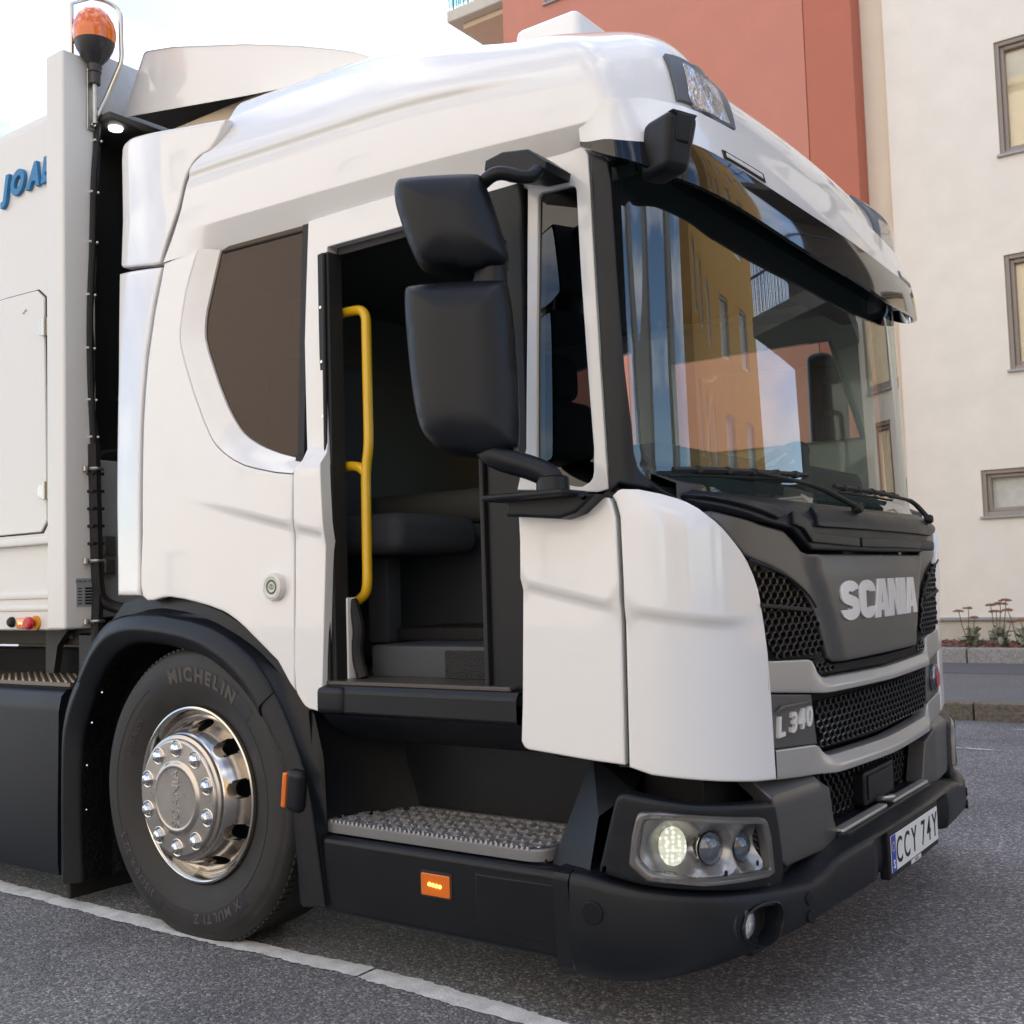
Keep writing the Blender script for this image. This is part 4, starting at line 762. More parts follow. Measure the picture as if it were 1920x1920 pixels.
def o_sl(t, z): a = np.abs(np.asarray(t, float)); z = np.asarray(z, float); return -.004+.022*(1-sst(.46, .66, a))*sst(.665, .625, z)
band('silver_band', M_SILV, tsb*.840/.870, ip([0, .50, .53, .555, .575, .60, .846], [.638, .648, .655, .668, .684, .692, .708]), ip([0, .5, .7, .852], [.588, .598, .614, .628]), lambda t, s_: -.004+.022*(1-sst(.46, .62, np.abs(t)))*np.clip((1-s_)/.55, 0, 1)+.002, .045)
lg = [(-.60, .60), (.60, .60), (.50, .40), (-.50, .40)]
lgp = panel('bumper_grille', M_VOID, S, lg, T, off=-.11, thick=.02, r=.002, h=.08); hexmesh('grille_mesh', S, [(-.58, .59), (.58, .59), (.49, .41), (-.49, .41)], -.080, M_HEX, lgp, .046, .030, .0036, .02)
panel('radar_cover', M_BLK, S, rect(-.13, .19, .425, .535, .012), lgp, off=-.045, thick=.04, r=.006, h=.06)
panel('radar_cover_plate', M_BLK2, S, rect(-.10, .16, .440, .520, .01), lgp, off=-.040, thick=.004, r=.002, h=.06)
# raised chrome-grey letters SCANIA
def arc(cx, cy, rx, ry, a0, a1, n=9): return [(cx+rx*math.cos(math.radians(a0+(a1-a0)*k/n)), cy+ry*math.sin(math.radians(a0+(a1-a0)*k/n))) for k in range(n+1)]
st = .30
Sg = stroke(arc(.36, .735, .21, .115, 5, 90)[0:]+arc(.36, .735, .21, .115, 90, 180)[1:]+arc(.36, .62, .21, .10, 180, 235)[1:]+arc(.36, .38, .21, .10, 55, 0)[0:]+arc(.36, .265, .21, .115, 0, -90)[1:]+arc(.36, .265, .21, .115, -90, -185)[1:], .27)
Cg = stroke(arc(.36, .70, .21, .15, -5, 90)+arc(.36, .70, .21, .15, 90, 180)[1:]+arc(.36, .30, .21, .15, 180, 270)[1:]+arc(.36, .30, .21, .15, 270, 365)[1:], .27)
Ag = [(0, 0), (.26, 0), (.285, .18), (.435, .18), (.46, 0), (.72, 0), (.53, 1), (.19, 1)]; Ah = [(.315, .37), (.405, .37), (.36, .72)]
Ng = [(0, 0), (.24, 0), (.24, .52), (.40, 0), (.66, 0), (.66, 1), (.42, 1), (.42, .50), (.26, 1), (0, 1)]; Ig = [(0, 0), (.26, 0), (.26, 1), (0, 1)]
x = 0; LH = .128; LW = LH*1.52; Z0 = 1.040; total = .72+.72+.70+.64+.25+.72
for g_, h_, w in ((Sg, None, .71), (Cg, None, .66), (Ag, Ah, .71), (Ng, None, .69), (Ig, None, .27), (Ag, Ah, .72)):
    k = .81/3.76
    tr_ = lambda p: [(-.405+(x+a)*k, Z0+b*LH) for a, b in p]
    panel('letter', mat('badge_silver', (.78, .78, .79), .28, .3, coat=.4), S, tr_(g_), T, off=.016, thick=.008, r=.0012, h=.03, holes=[tr_(h_)] if h_ else (), angle=40); x += w
M_BADGE = mat('badge_light', (.72, .72, .72), .35, .2, coat=.3)
word('L 340', .052, lambda u, v, w: on_s(-.725+u, .748+v+.06*u, -.008+w), M_BADGE, T, extrude=.012, offset=.03, shear=.12, xs=1.05, gap=.10)
panel('badge_ridge', M_GREY, S, [(-.835, .812), (-.62, .815), (-.63, .823), (-.80, .826)], T, off=.004, thick=.008, r=.003, h=.03)
bd = on_s(.70, .775, .012); nb = normal(S, .70, .775)
def disc_on(name, m, t, z, r, off, thick, parent, F=S): return panel(name, m, F, disc(t, z, r, n=24), parent, off=off, thick=thick, r=thick*.35, h=.05)
em = disc_on('emblem', mat('emblem_rim', (.25, .26, .28), .2, 1.), .70, .775, .052, .014, .018, T); disc_on('emblem_field', mat('emblem_blue', (.02, .04, .14), .2, coat=1.), .70, .775, .040, .017, .004, em)
panel('emblem_crest', mat('emblem_red', (.45, .03, .03), .3, coat=.5), S, [(.672, .742), (.728, .742), (.733, .785), (.70, .812), (.667, .785)], em, off=.020, thick=.004, r=.001, h=.05)
# cowl under the windscreen, wipers
def cowl_o(t, z): z = np.asarray(z, float); return .002+.008*sst(1.42, 1.37, z)
cw = [(-1.20, 1.440), (-1.0, 1.425), (-.5, 1.412), (0, 1.408), (.5, 1.412), (1.0, 1.425), (1.2, 1.44), (1.15, 1.405), (1.09, 1.385), (.86, 1.340), (.70, 1.322), (.64, 1.29), (.58, 1.262), (0, 1.258), (-.58, 1.262), (-.64, 1.29), (-.70, 1.322), (-.86, 1.340), (-1.09, 1.385), (-1.15, 1.405)]
MB_ = panel('wiper_cowl', M_BLK2, S, cw, T, off=cowl_o, thick=.05, r=.006, h=.03)
for q in ([(-1.14, 1.398), (-1.07, 1.393), (-.80, 1.345), (-.74, 1.355), (-.80, 1.376), (-1.04, 1.412), (-1.10, 1.412)], [(-.72, 1.335), (-.655, 1.322), (-.60, 1.283), (-.24, 1.272), (-.24, 1.30), (-.575, 1.312), (-.625, 1.346), (-.70, 1.362)], [(-.22, 1.272), (.46, 1.272), (.50, 1.288), (.48, 1.30), (-.22, 1.302)], [(-.56, 1.333), (-.52, 1.330), (.70, 1.325), (.74, 1.338), (.72, 1.372), (-.54, 1.378)]):
    panel('cowl_moulding', M_BLK, S, q, MB_, off=lambda t, z: cowl_o(t, z)+.012, thick=.02, r=.003, h=.04)
def step_piece(y0, y1, z0, z1, xo):
    return MB().box((xo, y0, z0), (xo+.05, y1, z1), .01, 2)
step_piece(.50, .72, 1.268, 1.305, 1.968).build('step_grip', mat('grip_plastic', (.035, .037, .045), .5), MB_)
def wiper(pv, tip0, tip1, elbow):
    a = MB(); P = [on_s(*pv, .035), on_s(*elbow, .05), on_s((tip0[0]+tip1[0])/2, (tip0[1]+tip1[1])/2, .03)]
    a.tube([tuple(p) for p in bent([tuple(p) for p in P], .08)], [.010]*3+[.009]*3+[.007]*2, 8); ao = a.build('wiper', M_RUB, T)
    b = MB(); n_ = 14; L0, L1 = np.array(tip0), np.array(tip1)
    top = [on_s(*(L0+(L1-L0)*k/n_), .022) for k in range(n_+1)]; b.tube([tuple(p) for p in top], .009, 6)
    low = [on_s(*(L0+(L1-L0)*k/n_+np.array([0, -.014])), .0) for k in range(n_+1)]; b.tube([tuple(p) for p in low], .004, 6); b.build('wiper_blade', M_RUB, ao)
    for k in (.12, .3, .5, .7, .88):
        q = L0+(L1-L0)*k; MB().box(tuple(on_s(*q, .022)-.011), tuple(on_s(*q, .022)+.011), .004, 1).build('wiper_joint', M_RUB, ao)
    MB().lathe([(.0, .02), (.014, .02), (.018, .012), (.018, -.01)], tuple(on_s(*pv, .03)), 'X', 16).build('wiper_pivot', M_RUB, ao)
wiper((-.20, 1.378), (-1.12, 1.478), (-.42, 1.498), (-.40, 1.462)); wiper((.72, 1.372), (-.20, 1.475), (.55, 1.478), (.70, 1.455))
# camera pod hanging from the visor
cp = MB(); 
cpod_c = vis(np.array([-1.165]), np.array([.25]))[0]; nn = normal(S, -1.165, 2.2); uu_ = Vector((0, 0, 1)); tx = Vector((-nn[1], nn[0], 0)).normalized()
def pod(mb, w, h_, d0, d1, r, sh=.30, cz=0.):
    bm = bmesh.new(); bmesh.ops.create_cube(bm, size=1)
    for v in bm.verts: v.co = Vector((v.co.x*w*(1-.22*(v.co.z < 0)), v.co.y*(d1-d0)+(d0+d1)/2, v.co.z*h_+cz))
    bmesh.ops.bevel(bm, geom=list(bm.edges), offset=r, segments=3, affect='EDGES', profile=.5)
    nv = Vector(nn); 
    for v in bm.verts:
        q = v.co.copy(); lean = q.z*sh; v.co = Vector(cpod_c)+tx*(q.x+lean*0)+nv*(q.y+q.z*.25)+Vector((0, 0, q.z))
    mb.bm(bm); bm.free(); return mb
cpo = pod(cp, .110, .145, -.03, .085, .022, cz=.0).build('camera_housing', M_BLK2, T)
pod(MB(), .06, .07, .08, .090, .006, cz=.03).build('camera_window', M_BLK, cpo); pod(MB(), .09, .015, .06, .086, .005, cz=.064).build('camera_cap', M_BLK, cpo)
# marker lights in the visor
for t0, t1 in ((-.90, -.68), (.68, .90)):
    q = [(t, v) for t, v in ((t0-.008, .485), (t1+.008, .485), (t1+.008, .585), (t0-.008, .585))]
    VF = lambda u, v: vis(np.asarray(u, float), np.asarray(v, float)); 
    ml = panel('marker_light', M_GLOSSBLK, VF, q, T, off=.004, thick=.012, r=.001, h=.05); panel('marker_lens', mat('white_lens', (.8, .8, .82), .1, coat=1.), VF, [(t0+.006, .51), (t1-.006, .51), (t1-.006, .56), (t0+.006, .56)], ml, off=.006, thick=.004, r=.001, h=.05)
# roof lamp pods
for sgn in (1, -1):
    q = [p for p in D['lamp_pod']]; ql = [p for p in D['lamp_lens']]
    if sgn < 0: q, ql = mirror_poly(q), mirror_poly(ql)
    lp = panel('roof_lamp', mat('lamp_surround', (.10, .12, .15), .4), R, q, T, off=.012, thick=.03, r=.004, h=.03)
    panel('lamp_bowl', mat('lamp_chrome', (.7, .7, .72), .12, 1., bump=1., bscale=22, bdist=.03), R, ql, lp, off=.014, thick=.01, r=.001, h=.05); panel('lamp_lens', M_CLEAR, R, ql, lp, off=.018, thick=.003, r=.002, h=.02)

# ---------------- bumper, headlamps, plate
te = np.array(D['bumper_top_edge'])
def ztop(t):
    a = -np.abs(np.asarray(t, float)); return np.interp(a, [-1.6, -1.516, -1.366, -1.21, -1.063, -.95, -.82, -.74, -.66, -.56, -.46, 0], [.425, .423, .402, .385, .370, .362, .355, .366, .388, .395, .398, .402])
def zbot(t):
    a = -np.abs(np.asarray(t, float)); return np.interp(a, [-1.6, -1.45, -1.33, -1.22, -1.10, -.967, -.777, -.477, 0], [.142, .150, .163, .184, .209, .236, .255, .262, .262])
tb = np.concatenate([np.linspace(-1.56, -.7, 70), np.linspace(-.68, .68, 50), np.linspace(.7, 1.56, 50)])
notch = lambda t: sst(.40, .385, np.abs(t))
rows = []
for s_, ins, up_ in ((0, .05, 0), (.0, .025, 0), (.01, .012, 0), (.05, .003, 0), (.25, -.002, 0), (.5, -.004, 0), (.75, -.002, 0), (.88, .000, 0), (.94, .003, 0), (.975, .009, 0), (.993, .018, 0), (1., .030, .0), (1., .09, .004), (1., .20, .006)):
    zb, zt = zbot(tb), ztop(tb); z = zb+(zt-zb)*s_+up_; n_ = normal(SB, tb, np.full_like(tb, .35)); dpt = ins+.026*notch(tb)*(1 if s_ < .93 else 0)
    X = SB(tb, z)-n_*dpt[:, None]; X[:, 2] = z; rows.append([tuple(p) for p in X])
mbp = MB(); mbp.grid(rows)
fog = np.array(D['fog_recess'])
bump = mbp.build('bumper', M_BLK2, T, angle=70)
# end cap strip at the rear edge of the bumper
tcap = np.linspace(-1.615, -1.565, 4); rows = []
for s_, ins in ((0, .02), (.02, .008), (.1, 0), (.9, 0), (.97, .01), (1., .03), (1., .2)):
    zb, zt = .142, .425; z = np.full_like(tcap, zb+(zt-zb)*s_); X = SB(tcap, z)-normal(SB, tcap, np.full_like(tcap, .35))*ins; X[:, 2] = z; rows.append([tuple(p) for p in X])
MB().grid(rows).build('bumper_end_cap', M_BLK2, T)
for t, z, r in ((-1.49, .33, .030), (-.845, .318, .018), (-.842, .27, .018), (.845, .318, .018), (.842, .27, .018)):
    panel('bumper_plug', M_BLK, SB, disc(t, z, r, r, 20), bump, off=.0085, thick=.01, r=.002, h=.05)
for t, z in ((-1.08, .374), (-.965, .366), (.75, .37), (.965, .366)):
    p = SB(t, z)-normal(SB, t, .35)*.055; MB().lathe([(.019, 0), (.017, .006), (.008, .006), (.006, .002), (0, .002)], (p[0], p[1], ztop(t)+.005), 'Z', 16, cap0=True).build('bumper_bolt', M_RUB, bump)
# fog lamp in its cup
fc = fog.mean(0); fF = lambda u, v: SB(u, v)
cup = MB(); rr_ = []
for k, (sc_, dp_) in enumerate(((1.12, .008), (1.04, .0115), (1.0, .008), (.96, -.012), (.90, -.05), (.72, -.052))):
    q = fc+(fog-fc)*sc_; q = np.vstack([q, q[:1]]); X = SB(q[:, 0], q[:, 1])+normal(SB, q[:, 0], np.full(len(q), .3))*dp_; rr_.append([tuple(p) for p in X])
M_FOGCUP = M_BLK
# cut the bumper skin where the fog lamp sits
bmf = bmesh.new(); bmf.from_mesh(bump.data); kill = []
fogp = [tuple(p) for p in fc+(fog-fc)*.98]
for f_ in bmf.faces:
    c = f_.calc_center_median()
    a = abs(c.y)
    if c.z < .36 and c.z > .22 and -1.12 < c.y < -.9 and c.x > 1.9:
        tt_ = np.linspace(-1.2, -.85, 141); P_ = SB(tt_, np.full_like(tt_, c.z)); t_ = tt_[np.argmin((P_[:, 0]-c.x)**2+(P_[:, 1]-c.y)**2)]
        if inside(fogp, np.array([[t_, c.z]]))[0]: kill.append(f_)
bmesh.ops.delete(bmf, geom=kill, context='FACES'); bmf.to_mesh(bump.data); bmf.free()
fg = cup.grid(rr_).build('fog_lamp', M_BLK2, T)
pf = SB(-1.068, .290)-normal(SB, -1.06, .3)*.030
MB().lathe([(.0, .022), (.03, .018), (.048, .006), (.053, .0), (.053, -.02)], tuple(pf), 'X', 24).build('fog_lens', mat('fog_glass', (.75, .78, .82), .08, .4, coat=1., bump=1., bscale=70, bdist=.01), fg)
MB().lathe([(.053, -.03), (.056, .004), (.062, .006), (.066, -.03)], tuple(pf), 'X', 24).build('fog_ring', M_RUB, fg)
# bumper back-fill and step plate behind the top edge
MB().box((1.60, -1.02, .20), (1.96, 1.02, .40)).build('bumper_core', M_VOID, T, False)
stp = [(-.47, 1.90), (.47, 1.90), (.47, 1.995), (-.47, 1.995)]
ZF = lambda u, v: np.stack([np.asarray(v, float), -np.asarray(u, float), .408+0*np.asarray(u, float)], -1)
pl_ = panel('bumper_step', M_BLK, ZF, rect(-.47, .47, 1.86, 2.03, .03), T, off=.006, thick=.03, r=.006, h=.08)
for y0, y1 in ((-.46, -.03), (.05, .46)):
    MB().box((1.985, y0, .408), (2.018, y1, .424), .006, 2).build('step_edge', M_SILV, pl_)
MB().tube([tuple(p) for p in bent([(1.93, .0, .425), (2.01, -.03, .44), (2.03, .01, .44), (2.0, .05, .43)], .02)], .009, 8).build('tow_latch', M_STEEL, pl_)
for y in (-.42, -.27, .27, .42): MB().lathe([(.014, 0), (.012, .006), (0, .006)], (1.92, y, .414), 'Z', 12).build('step_screw', M_RUB, pl_)
# number plate
ph = MB().box((2.060, -.278, .237), (2.092, .278, .385), .006, 2).build('number_plate', M_BLK, T)
MB().box((2.0925, -.262, .258), (2.0955, .262, .370), .001, 1).build('plate_board', mat('plate_white', (.82, .83, .82), .35, coat=.4), ph)
MB().box((2.0940, -.2615, .2585), (2.0963, -.218, .3695)).build('plate_strip', mat('plate_blue', (.01, .05, .42), .35, coat=.4), ph, False)
M_INK = mat('plate_black', (.01, .01, .01), .5)
word('CCY 74Y', .078, lambda u, v, w: (2.0955+w, .020+u*1.0, .276+v), M_INK, ph, extrude=.0012, offset=.004, xs=.84, gap=.18)
word('S', .024, lambda u, v, w: (2.0963+w, -.240+u, .270+v), mat('plate_letter_white', (.85, .85, .85), .5), ph, extrude=.0008, offset=.02)
for k in range(12): a = math.radians(30*k); MB().lathe([(.0028, 0), (0, .0006)], (2.0963, -.240+.013*math.cos(a), .335+.013*math.sin(a)), 'X', 6).build('plate_star', mat('star_yellow', (.8, .6, .05), .5), ph)
MB().box((2.0922, -.055, .240), (2.0935, .055, .2535), .0005, 1).build('holder_sticker', mat('sticker_white', (.7, .7, .7), .5), ph)
word('ZOELLER', .0075, lambda u, v, w: (2.0935+w, .003+u, .2435+v), M_INK, ph, extrude=.0004, gap=.1, one=True)
# headlamp units both sides
def led_mat():
    if 'headlamp_led' in MATS: return MATS['headlamp_led']
    m = mat('headlamp_led', (.8, .8, .7), .2, coat=1.); n, l = m.node_tree.nodes, m.node_tree.links; b = n['Principled BSDF']; tc = n.new('ShaderNodeTexCoord')
    v = n.new('ShaderNodeTexVoronoi'); v.inputs['Scale'].default_value = 85; v.inputs['Randomness'].default_value = .45; r = n.new('ShaderNodeMapRange'); r.inputs[1].default_value = .1; r.inputs[2].default_value = .55; r.inputs[3].default_value = .62; r.inputs[4].default_value = .16
    l.new(tc.outputs['Object'], v.inputs['Vector']); l.new(v.outputs['Distance'], r.inputs[0]); l.new(r.outputs[0], b.inputs['Emission Strength']); b.inputs['Emission Color'].default_value = (1, 1, .72, 1); return m
def lamp_unit(sgn):
    m_ = (lambda p: p) if sgn == 1 else mirror_poly
    bowl = D['headlamp_bowl']
    hh = panel('headlamp_housing', M_BLK2, S, m_(D['headlamp_housing']), T, off=.018, thick=.06, r=.012, h=.03, holes=[m_([tuple(p) for p in bowl])])
    panel('headlamp_bezel', mat('lamp_bezel', (.17, .165, .165), .34, .7, coat=.3), S, m_(D['headlamp_bezel']), hh, off=.034, thick=.05, r=.008, h=.025, holes=[m_([tuple(p) for p in bowl])])
    # bowl: smooth walls running down to the lamp openings
    B0 = np.array(bowl); B0 = B0 if area2(B0) > 0 else B0[::-1]; n_ = len(B0)
    us, vs_ = np.linspace(B0[:, 0].min()-.01, B0[:, 0].max()+.01, 44), np.linspace(B0[:, 1].min()-.01, B0[:, 1].max()+.01, 24)
    lamps = [(-1.230, .497, .056), (-1.122, .487, .046), (-1.005, .474, .044)]
    def o_bowl(t, z):
        t = -np.abs(np.asarray(t, float)); z = np.asarray(z, float); d = np.full(t.shape, .012)
        for (lt, lz, lr), dd in zip(lamps, (.055, .040, .034)):
            q = np.sqrt((t-lt)**2+(z-lz)**2); d = d-dd*(1-sst(lr*.75, lr*1.55, q))
        return d
    holes_ = [disc(lt*sgn if sgn == 1 else -lt, lz, lr*.80, lr*.92, 24) for lt, lz, lr in lamps]
    panel('headlamp_bowl', mat('lamp_bowl', (.30, .295, .295), .30, .8, coat=.2), S, m_(bowl), hh, off=o_bowl, thick=.004, r=.001, h=.0095, holes=holes_, angle=80)
    for i, (lt, lz, lr) in enumerate(lamps):
        t = lt if sgn == 1 else -lt; base = -.046 if i == 0 else -.03
        if i == 0:
            ll = panel('headlamp', M_CHR, S, disc(t, lz, lr*.84, lr*.95, 28), hh, off=base, thick=.01, r=.002, h=.02)
            panel('lamp_led', led_mat(), S, disc(t, lz, lr*.80, lr*.91, 28), ll, off=base+.006, thick=.004, r=.001, h=.02)
            panel('lamp_lens', M_CLEAR, S, disc(t, lz, lr*.82, lr*.93, 28), ll, off=base+.013, thick=.003, r=.003, h=.02)
        else:
            ll = panel('headlamp', M_GLOSSBLK, S, disc(t, lz, lr*.90, lr*1.02, 28), hh, off=base, thick=.02, r=.004, h=.02)
            def o_l(tt_, zz_, t=t, lz=lz, lr=lr, base=base): q = ((np.asarray(tt_, float)-t)**2+(np.asarray(zz_, float)-lz)**2)/lr**2; return base+.006+.022*np.clip(1-q, 0, 1)
            panel('lamp_lens', mat('projector_glass', (.10, .12, .15), .05, .3, coat=1.), S, disc(t, lz, lr*.78, lr*.90, 28), ll, off=o_l, thick=.004, r=.001, h=.008)
            panel('lamp_ring', M_CHR, S, disc(t, lz, lr*.86, lr*.98, 28), ll, off=base+.004, thick=.004, r=.001, h=.05, holes=[disc(t, lz, lr*.80, lr*.92, 28)])
    for t, z in ((-1.100, .428), (-.985, .434)):
        panel('washer_hole', M_VOID, S, disc(t if sgn == 1 else -t, z, .005, .008, 12), hh, off=.016, thick=.002, r=0, h=.05)
    tr_ = [(-.905, .640), (-.60, .625), (-.60, .585), (-.512, .555), (-.482, .46), (-.452, .405), (-.50, .390), (-.83, .392), (-.868, .42), (-.875, .52), (-.895, .585)]
    def o_tr(t, z): t = -np.abs(np.asarray(t, float)); z = np.asarray(z, float); return .010-.05*np.clip((z-.585)/.04, 0, 1)-.02*np.clip((t+.60)/.12, 0, 1)
    panel('lamp_side_trim', M_GREY, S, m_(tr_), T, off=o_tr, thick=.06, r=.006, h=.018, angle=22)
lamp_unit(1); lamp_unit(-1)
MB().box((1.66, -1.02, .40), (1.84, 1.02, .72)).build('lamp_carrier', M_VOID, T, False)
# skirt with step, beside the door
sk = MB().box((.612, -1.25, .175), (1.535, -.92, .414), .022, 4).build('side_skirt', M_BLK, T)
panel('lid_gap', M_VOID, YP(-1.2502), [(1.231, .379), (1.509, .382), (1.509, .214), (1.231, .222)], sk, off=.001, thick=.004, r=0, h=.2)
ld = panel('skirt_lid', M_BLK, YP(-1.2505), [(1.235, .375), (1.505, .378), (1.505, .218), (1.235, .226)], sk, off=.006, thick=.006, r=.0035, h=.2)
lampb = panel('side_marker_lamp', M_RUB, YP(-1.25), rect(1.026, 1.147, .284, .361, .008), sk, off=.003, thick=.006, r=.002, h=.2)
panel('marker_lens', M_AMBER, YP(-1.25), rect(1.033, 1.140, .291, .354, .005), lampb, off=.007, thick=.005, r=.002, h=.2)
for k in range(4): MB().lathe([(.006, 0), (.004, -.004), (0, -.005)], (1.066+k*.013, -1.257, .324-.001*k), 'Y', 10).build('marker_led', M_AMBERLED, lampb)
# step tread: toothed bars in a rounded frame
stt = rect(.575, 1.455, -1.222, -.895, .07, 6)
tr = panel('step_tread', mat('step_grey', (.20, .20, .21), .45, .5), ZP(.455), stt, T, off=.0, thick=.035, r=.008, h=.2, holes=[rect(.60, 1.43, -1.200, -.915, .05, 5)])
M_TRD = mat('tread_aluminium', (.62, .62, .64), .33, .8, var=.15, vscale=40)
tb_ = MB(); ys = np.linspace(-1.19, -.925, 6); xs_ = np.linspace(.63, 1.405, 14)
for y in ys: tb_.box((.59, y-.004, .425), (1.44, y+.004, .452))
for x_ in xs_: tb_.box((x_-.004, -1.205, .425), (x_+.004, -.91, .450))
for y in ys:
    for x_ in np.arange(.60, 1.435, .030): tb_.box((x_-.005, y-.004, .450), (x_+.005, y+.004, .4555), .0015, 1)
for x_ in xs_:
    for y in np.arange(-1.165, -.92, .053): tb_.box((x_-.006, y-.017, .448), (x_+.006, y+.017, .4545), .002, 1)
tag(tb_.build('tread_bars', M_TRD, tr, True), kind='stuff')
tt2 = MB()
for x_ in np.arange(.64, 1.40, .018): tt2.box((x_-.004, -1.225, .452), (x_+.004, -1.214, .461))
tag(tt2.build('tread_teeth', M_TRD, tr, False), kind='stuff')
MB().box((.59, -1.20, .414), (1.44, -.92, .426)).build('tread_pan', M_VOID, tr, False)
# door sill and step well
sp = [(-1.25, .800), (-1.252, .872), (-1.235, .886), (-1.10, .890)]
def sweep_x(prof, x0, x1, nx=2): return MB().grid([[(x0+(x1-x0)*k/(nx-1), y, z) for y, z in prof] for k in range(nx)])
sweep_x([(-1.02, .690), (-1.09, .698), (-1.105, .704), (-1.185, .748), (-1.222, .782), (-1.228, .792), (-1.248, .800), (-1.252, .806), (-1.252, .862), (-1.248, .872), (-1.238, .884), (-1.15, .888)], .615, 1.392).build('door_sill', M_BLK2, T, angle=18)
sweep_x([(-1.00, .675), (-1.05, .680), (-1.12, .720), (-1.165, .76), (-1.17, .88)], 1.392, 1.70).build('sill_end', M_BLK2, T, angle=18)
MB().box((.612, -1.262, .795), (.735, -1.15, .882), .02, 3).build('sill_corner', M_BLK, T)
MB().box((.635, -1.235, .884), (1.36, -1.05, .898), .004, 1).build('sill_plate', mat('sill_strip', (.09, .075, .065), .35, .3), T)
MB().box((.60, -.90, .40), (1.62, -.86, .89)).build('step_well', M_BLK, T, False)
wl_ = MB(); prof = []
for k in range(9): a = k/8; prof.append([(.60+.16*(1-a)**2, -.88-.34*a, .42), (.56+.13*(1-a)**2-.0, -.88-.34*a, .60), (.55+.09*(1-a)**2, -.88-.35*a, .80)])
wl_.grid(prof); wl_.build('step_well_side', M_BLK2, T)
MB().add([(1.455, -1.19, .415), (1.60, -1.232, .415), (1.615, -1.20, .56), (1.535, -1.09, .70), (1.46, -.88, .415), (1.46, -.88, .70), (1.64, -.90, .70), (1.68, -1.12, .62)], [(0, 1, 2), (0, 2, 3), (0, 3, 5, 4), (3, 2, 7), (3, 7, 6, 5)]).build('step_well_wedge', M_BLK2, T, angle=20)
# ---------------- wheel arch
ao, ai = rs(D['arch_outer'], 73), rs(D['arch_inner'], 73)
def arch(name, k0, k1, out=0.):
    rows = []
    for s_, y in ((0, -1.12), (0, -1.245-out), (.06, -1.258-out), (.16, -1.268-out), (.42, -1.290-out), (.52, -1.292-out), (.62, -1.288-out), (.9, -1.268-out), (1., -1.255-out), (1.0, -1.18)):
        q = ai*(1-s_)+ao*s_; rows.append([(float(q[k, 0]), y, float(q[k, 1])) for k in range(k0, k1+1)])
    m_ = MB(); m_.grid(rows); n0 = len(rows)
    for e in (0, k1-k0): m_.add([rows[i][e] for i in range(n0)], [tuple(range(n0))])
    return m_.build(name, M_BLK2, T, angle=45)
ka = int(np.argmin(np.abs(ao[:30, 1]-.915))); kb = 36+int(np.argmin(np.abs(ao[36:, 1]-.875)))
arch('wheel_arch', ka, kb, .008); arch('fender_extension', 0, ka); arch('fender_extension', kb, 72)
# dark band between the arch and the white panel, then liner
pe = rs([(-.62, 1.02), (-.45, 1.16), (-.30, 1.19), (-.18, 1.178), (-.03, 1.16), (.12, 1.12), (.22, 1.075), (.31, 1.015), (.42, .94), (.50, .865), (.56, .79), (.60, .65), (.61, .45), (.62, .19)], 73-10); aoo = rs(ao[12:], 63)
rows = []
for s_, y in ((0, -1.262), (.15, -1.245), (.5, -1.225), (1., -1.215)):
    q = aoo*(1-s_)+pe*s_; rows.append([(float(a), y, float(b)) for a, b in q])
MB().grid(rows).build('arch_band', M_BLK, T)
rows = [[(float(a), y, float(b)) for a, b in ai] for y in (-1.245, -1.0, -.80)]
MB().grid(rows).build('arch_liner', mat('liner_black', (.012, .012, .014), .5, bump=1., bscale=60, bdist=.01), T)
q = [(float(a), -.80, float(b)) for a, b in ai]; MB().add(q, [tuple(range(len(q)))]).build('arch_inner_wall', M_VOID, T, False)
for k in (8, 13, 18, 22): MB().lathe([(.006, 0), (.004, -.004), (0, -.004)], (float(ai[k, 0])+.012, -1.235, float(ai[k, 1])), 'Y', 8).build('liner_screw', M_CHR, T)
mf = MB().box((-.80, -1.24, .02), (-.775, -.80, .13), .004, 1).build('mud_flap', M_RUB, T)
lamp = MB().box((.515, -1.310, .487), (.585, -1.265, .622), .022, 4, rot=Matrix.Rotation(.12, 3, 'Y')).build('arch_marker_lamp', M_BLK, T)
MB().box((.500, -1.308, .500), (.520, -1.275, .612), .006, 2, rot=Matrix.Rotation(.12, 3, 'Y')).build('marker_lens', M_AMBER, lamp)

# ---------------- wheel
WZ = .490; W = (0, 0, WZ)
wh = tag(empty('wheel'), None); wh.parent = T
M_TYRE = mat('tyre_rubber', (.025, .0242, .024), .62, var=.25, vscale=9, bump=.25, bscale=160, bdist=.002)
def yy(a): return -1.251+a
tprof = [(.500, .30), (.507, .27), (.507, .03), (.503, .012), (.492, -.004), (.480, -.0105), (.470, -.0125), (.466, -.0165), (.455, -.020), (.440, -.0215), (.420, -.0215), (.4195, -.0200), (.395, -.018), (.3945, -.0195), (.372, -.014), (.350, -.006), (.330, .004), (.315, .010), (.306, .016), (.300, .03)]
ty = MB().lathe([(r, yy(a)) for r, a in tprof], W, 'Y', 120).build('tyre', M_TYRE, wh, angle=50)
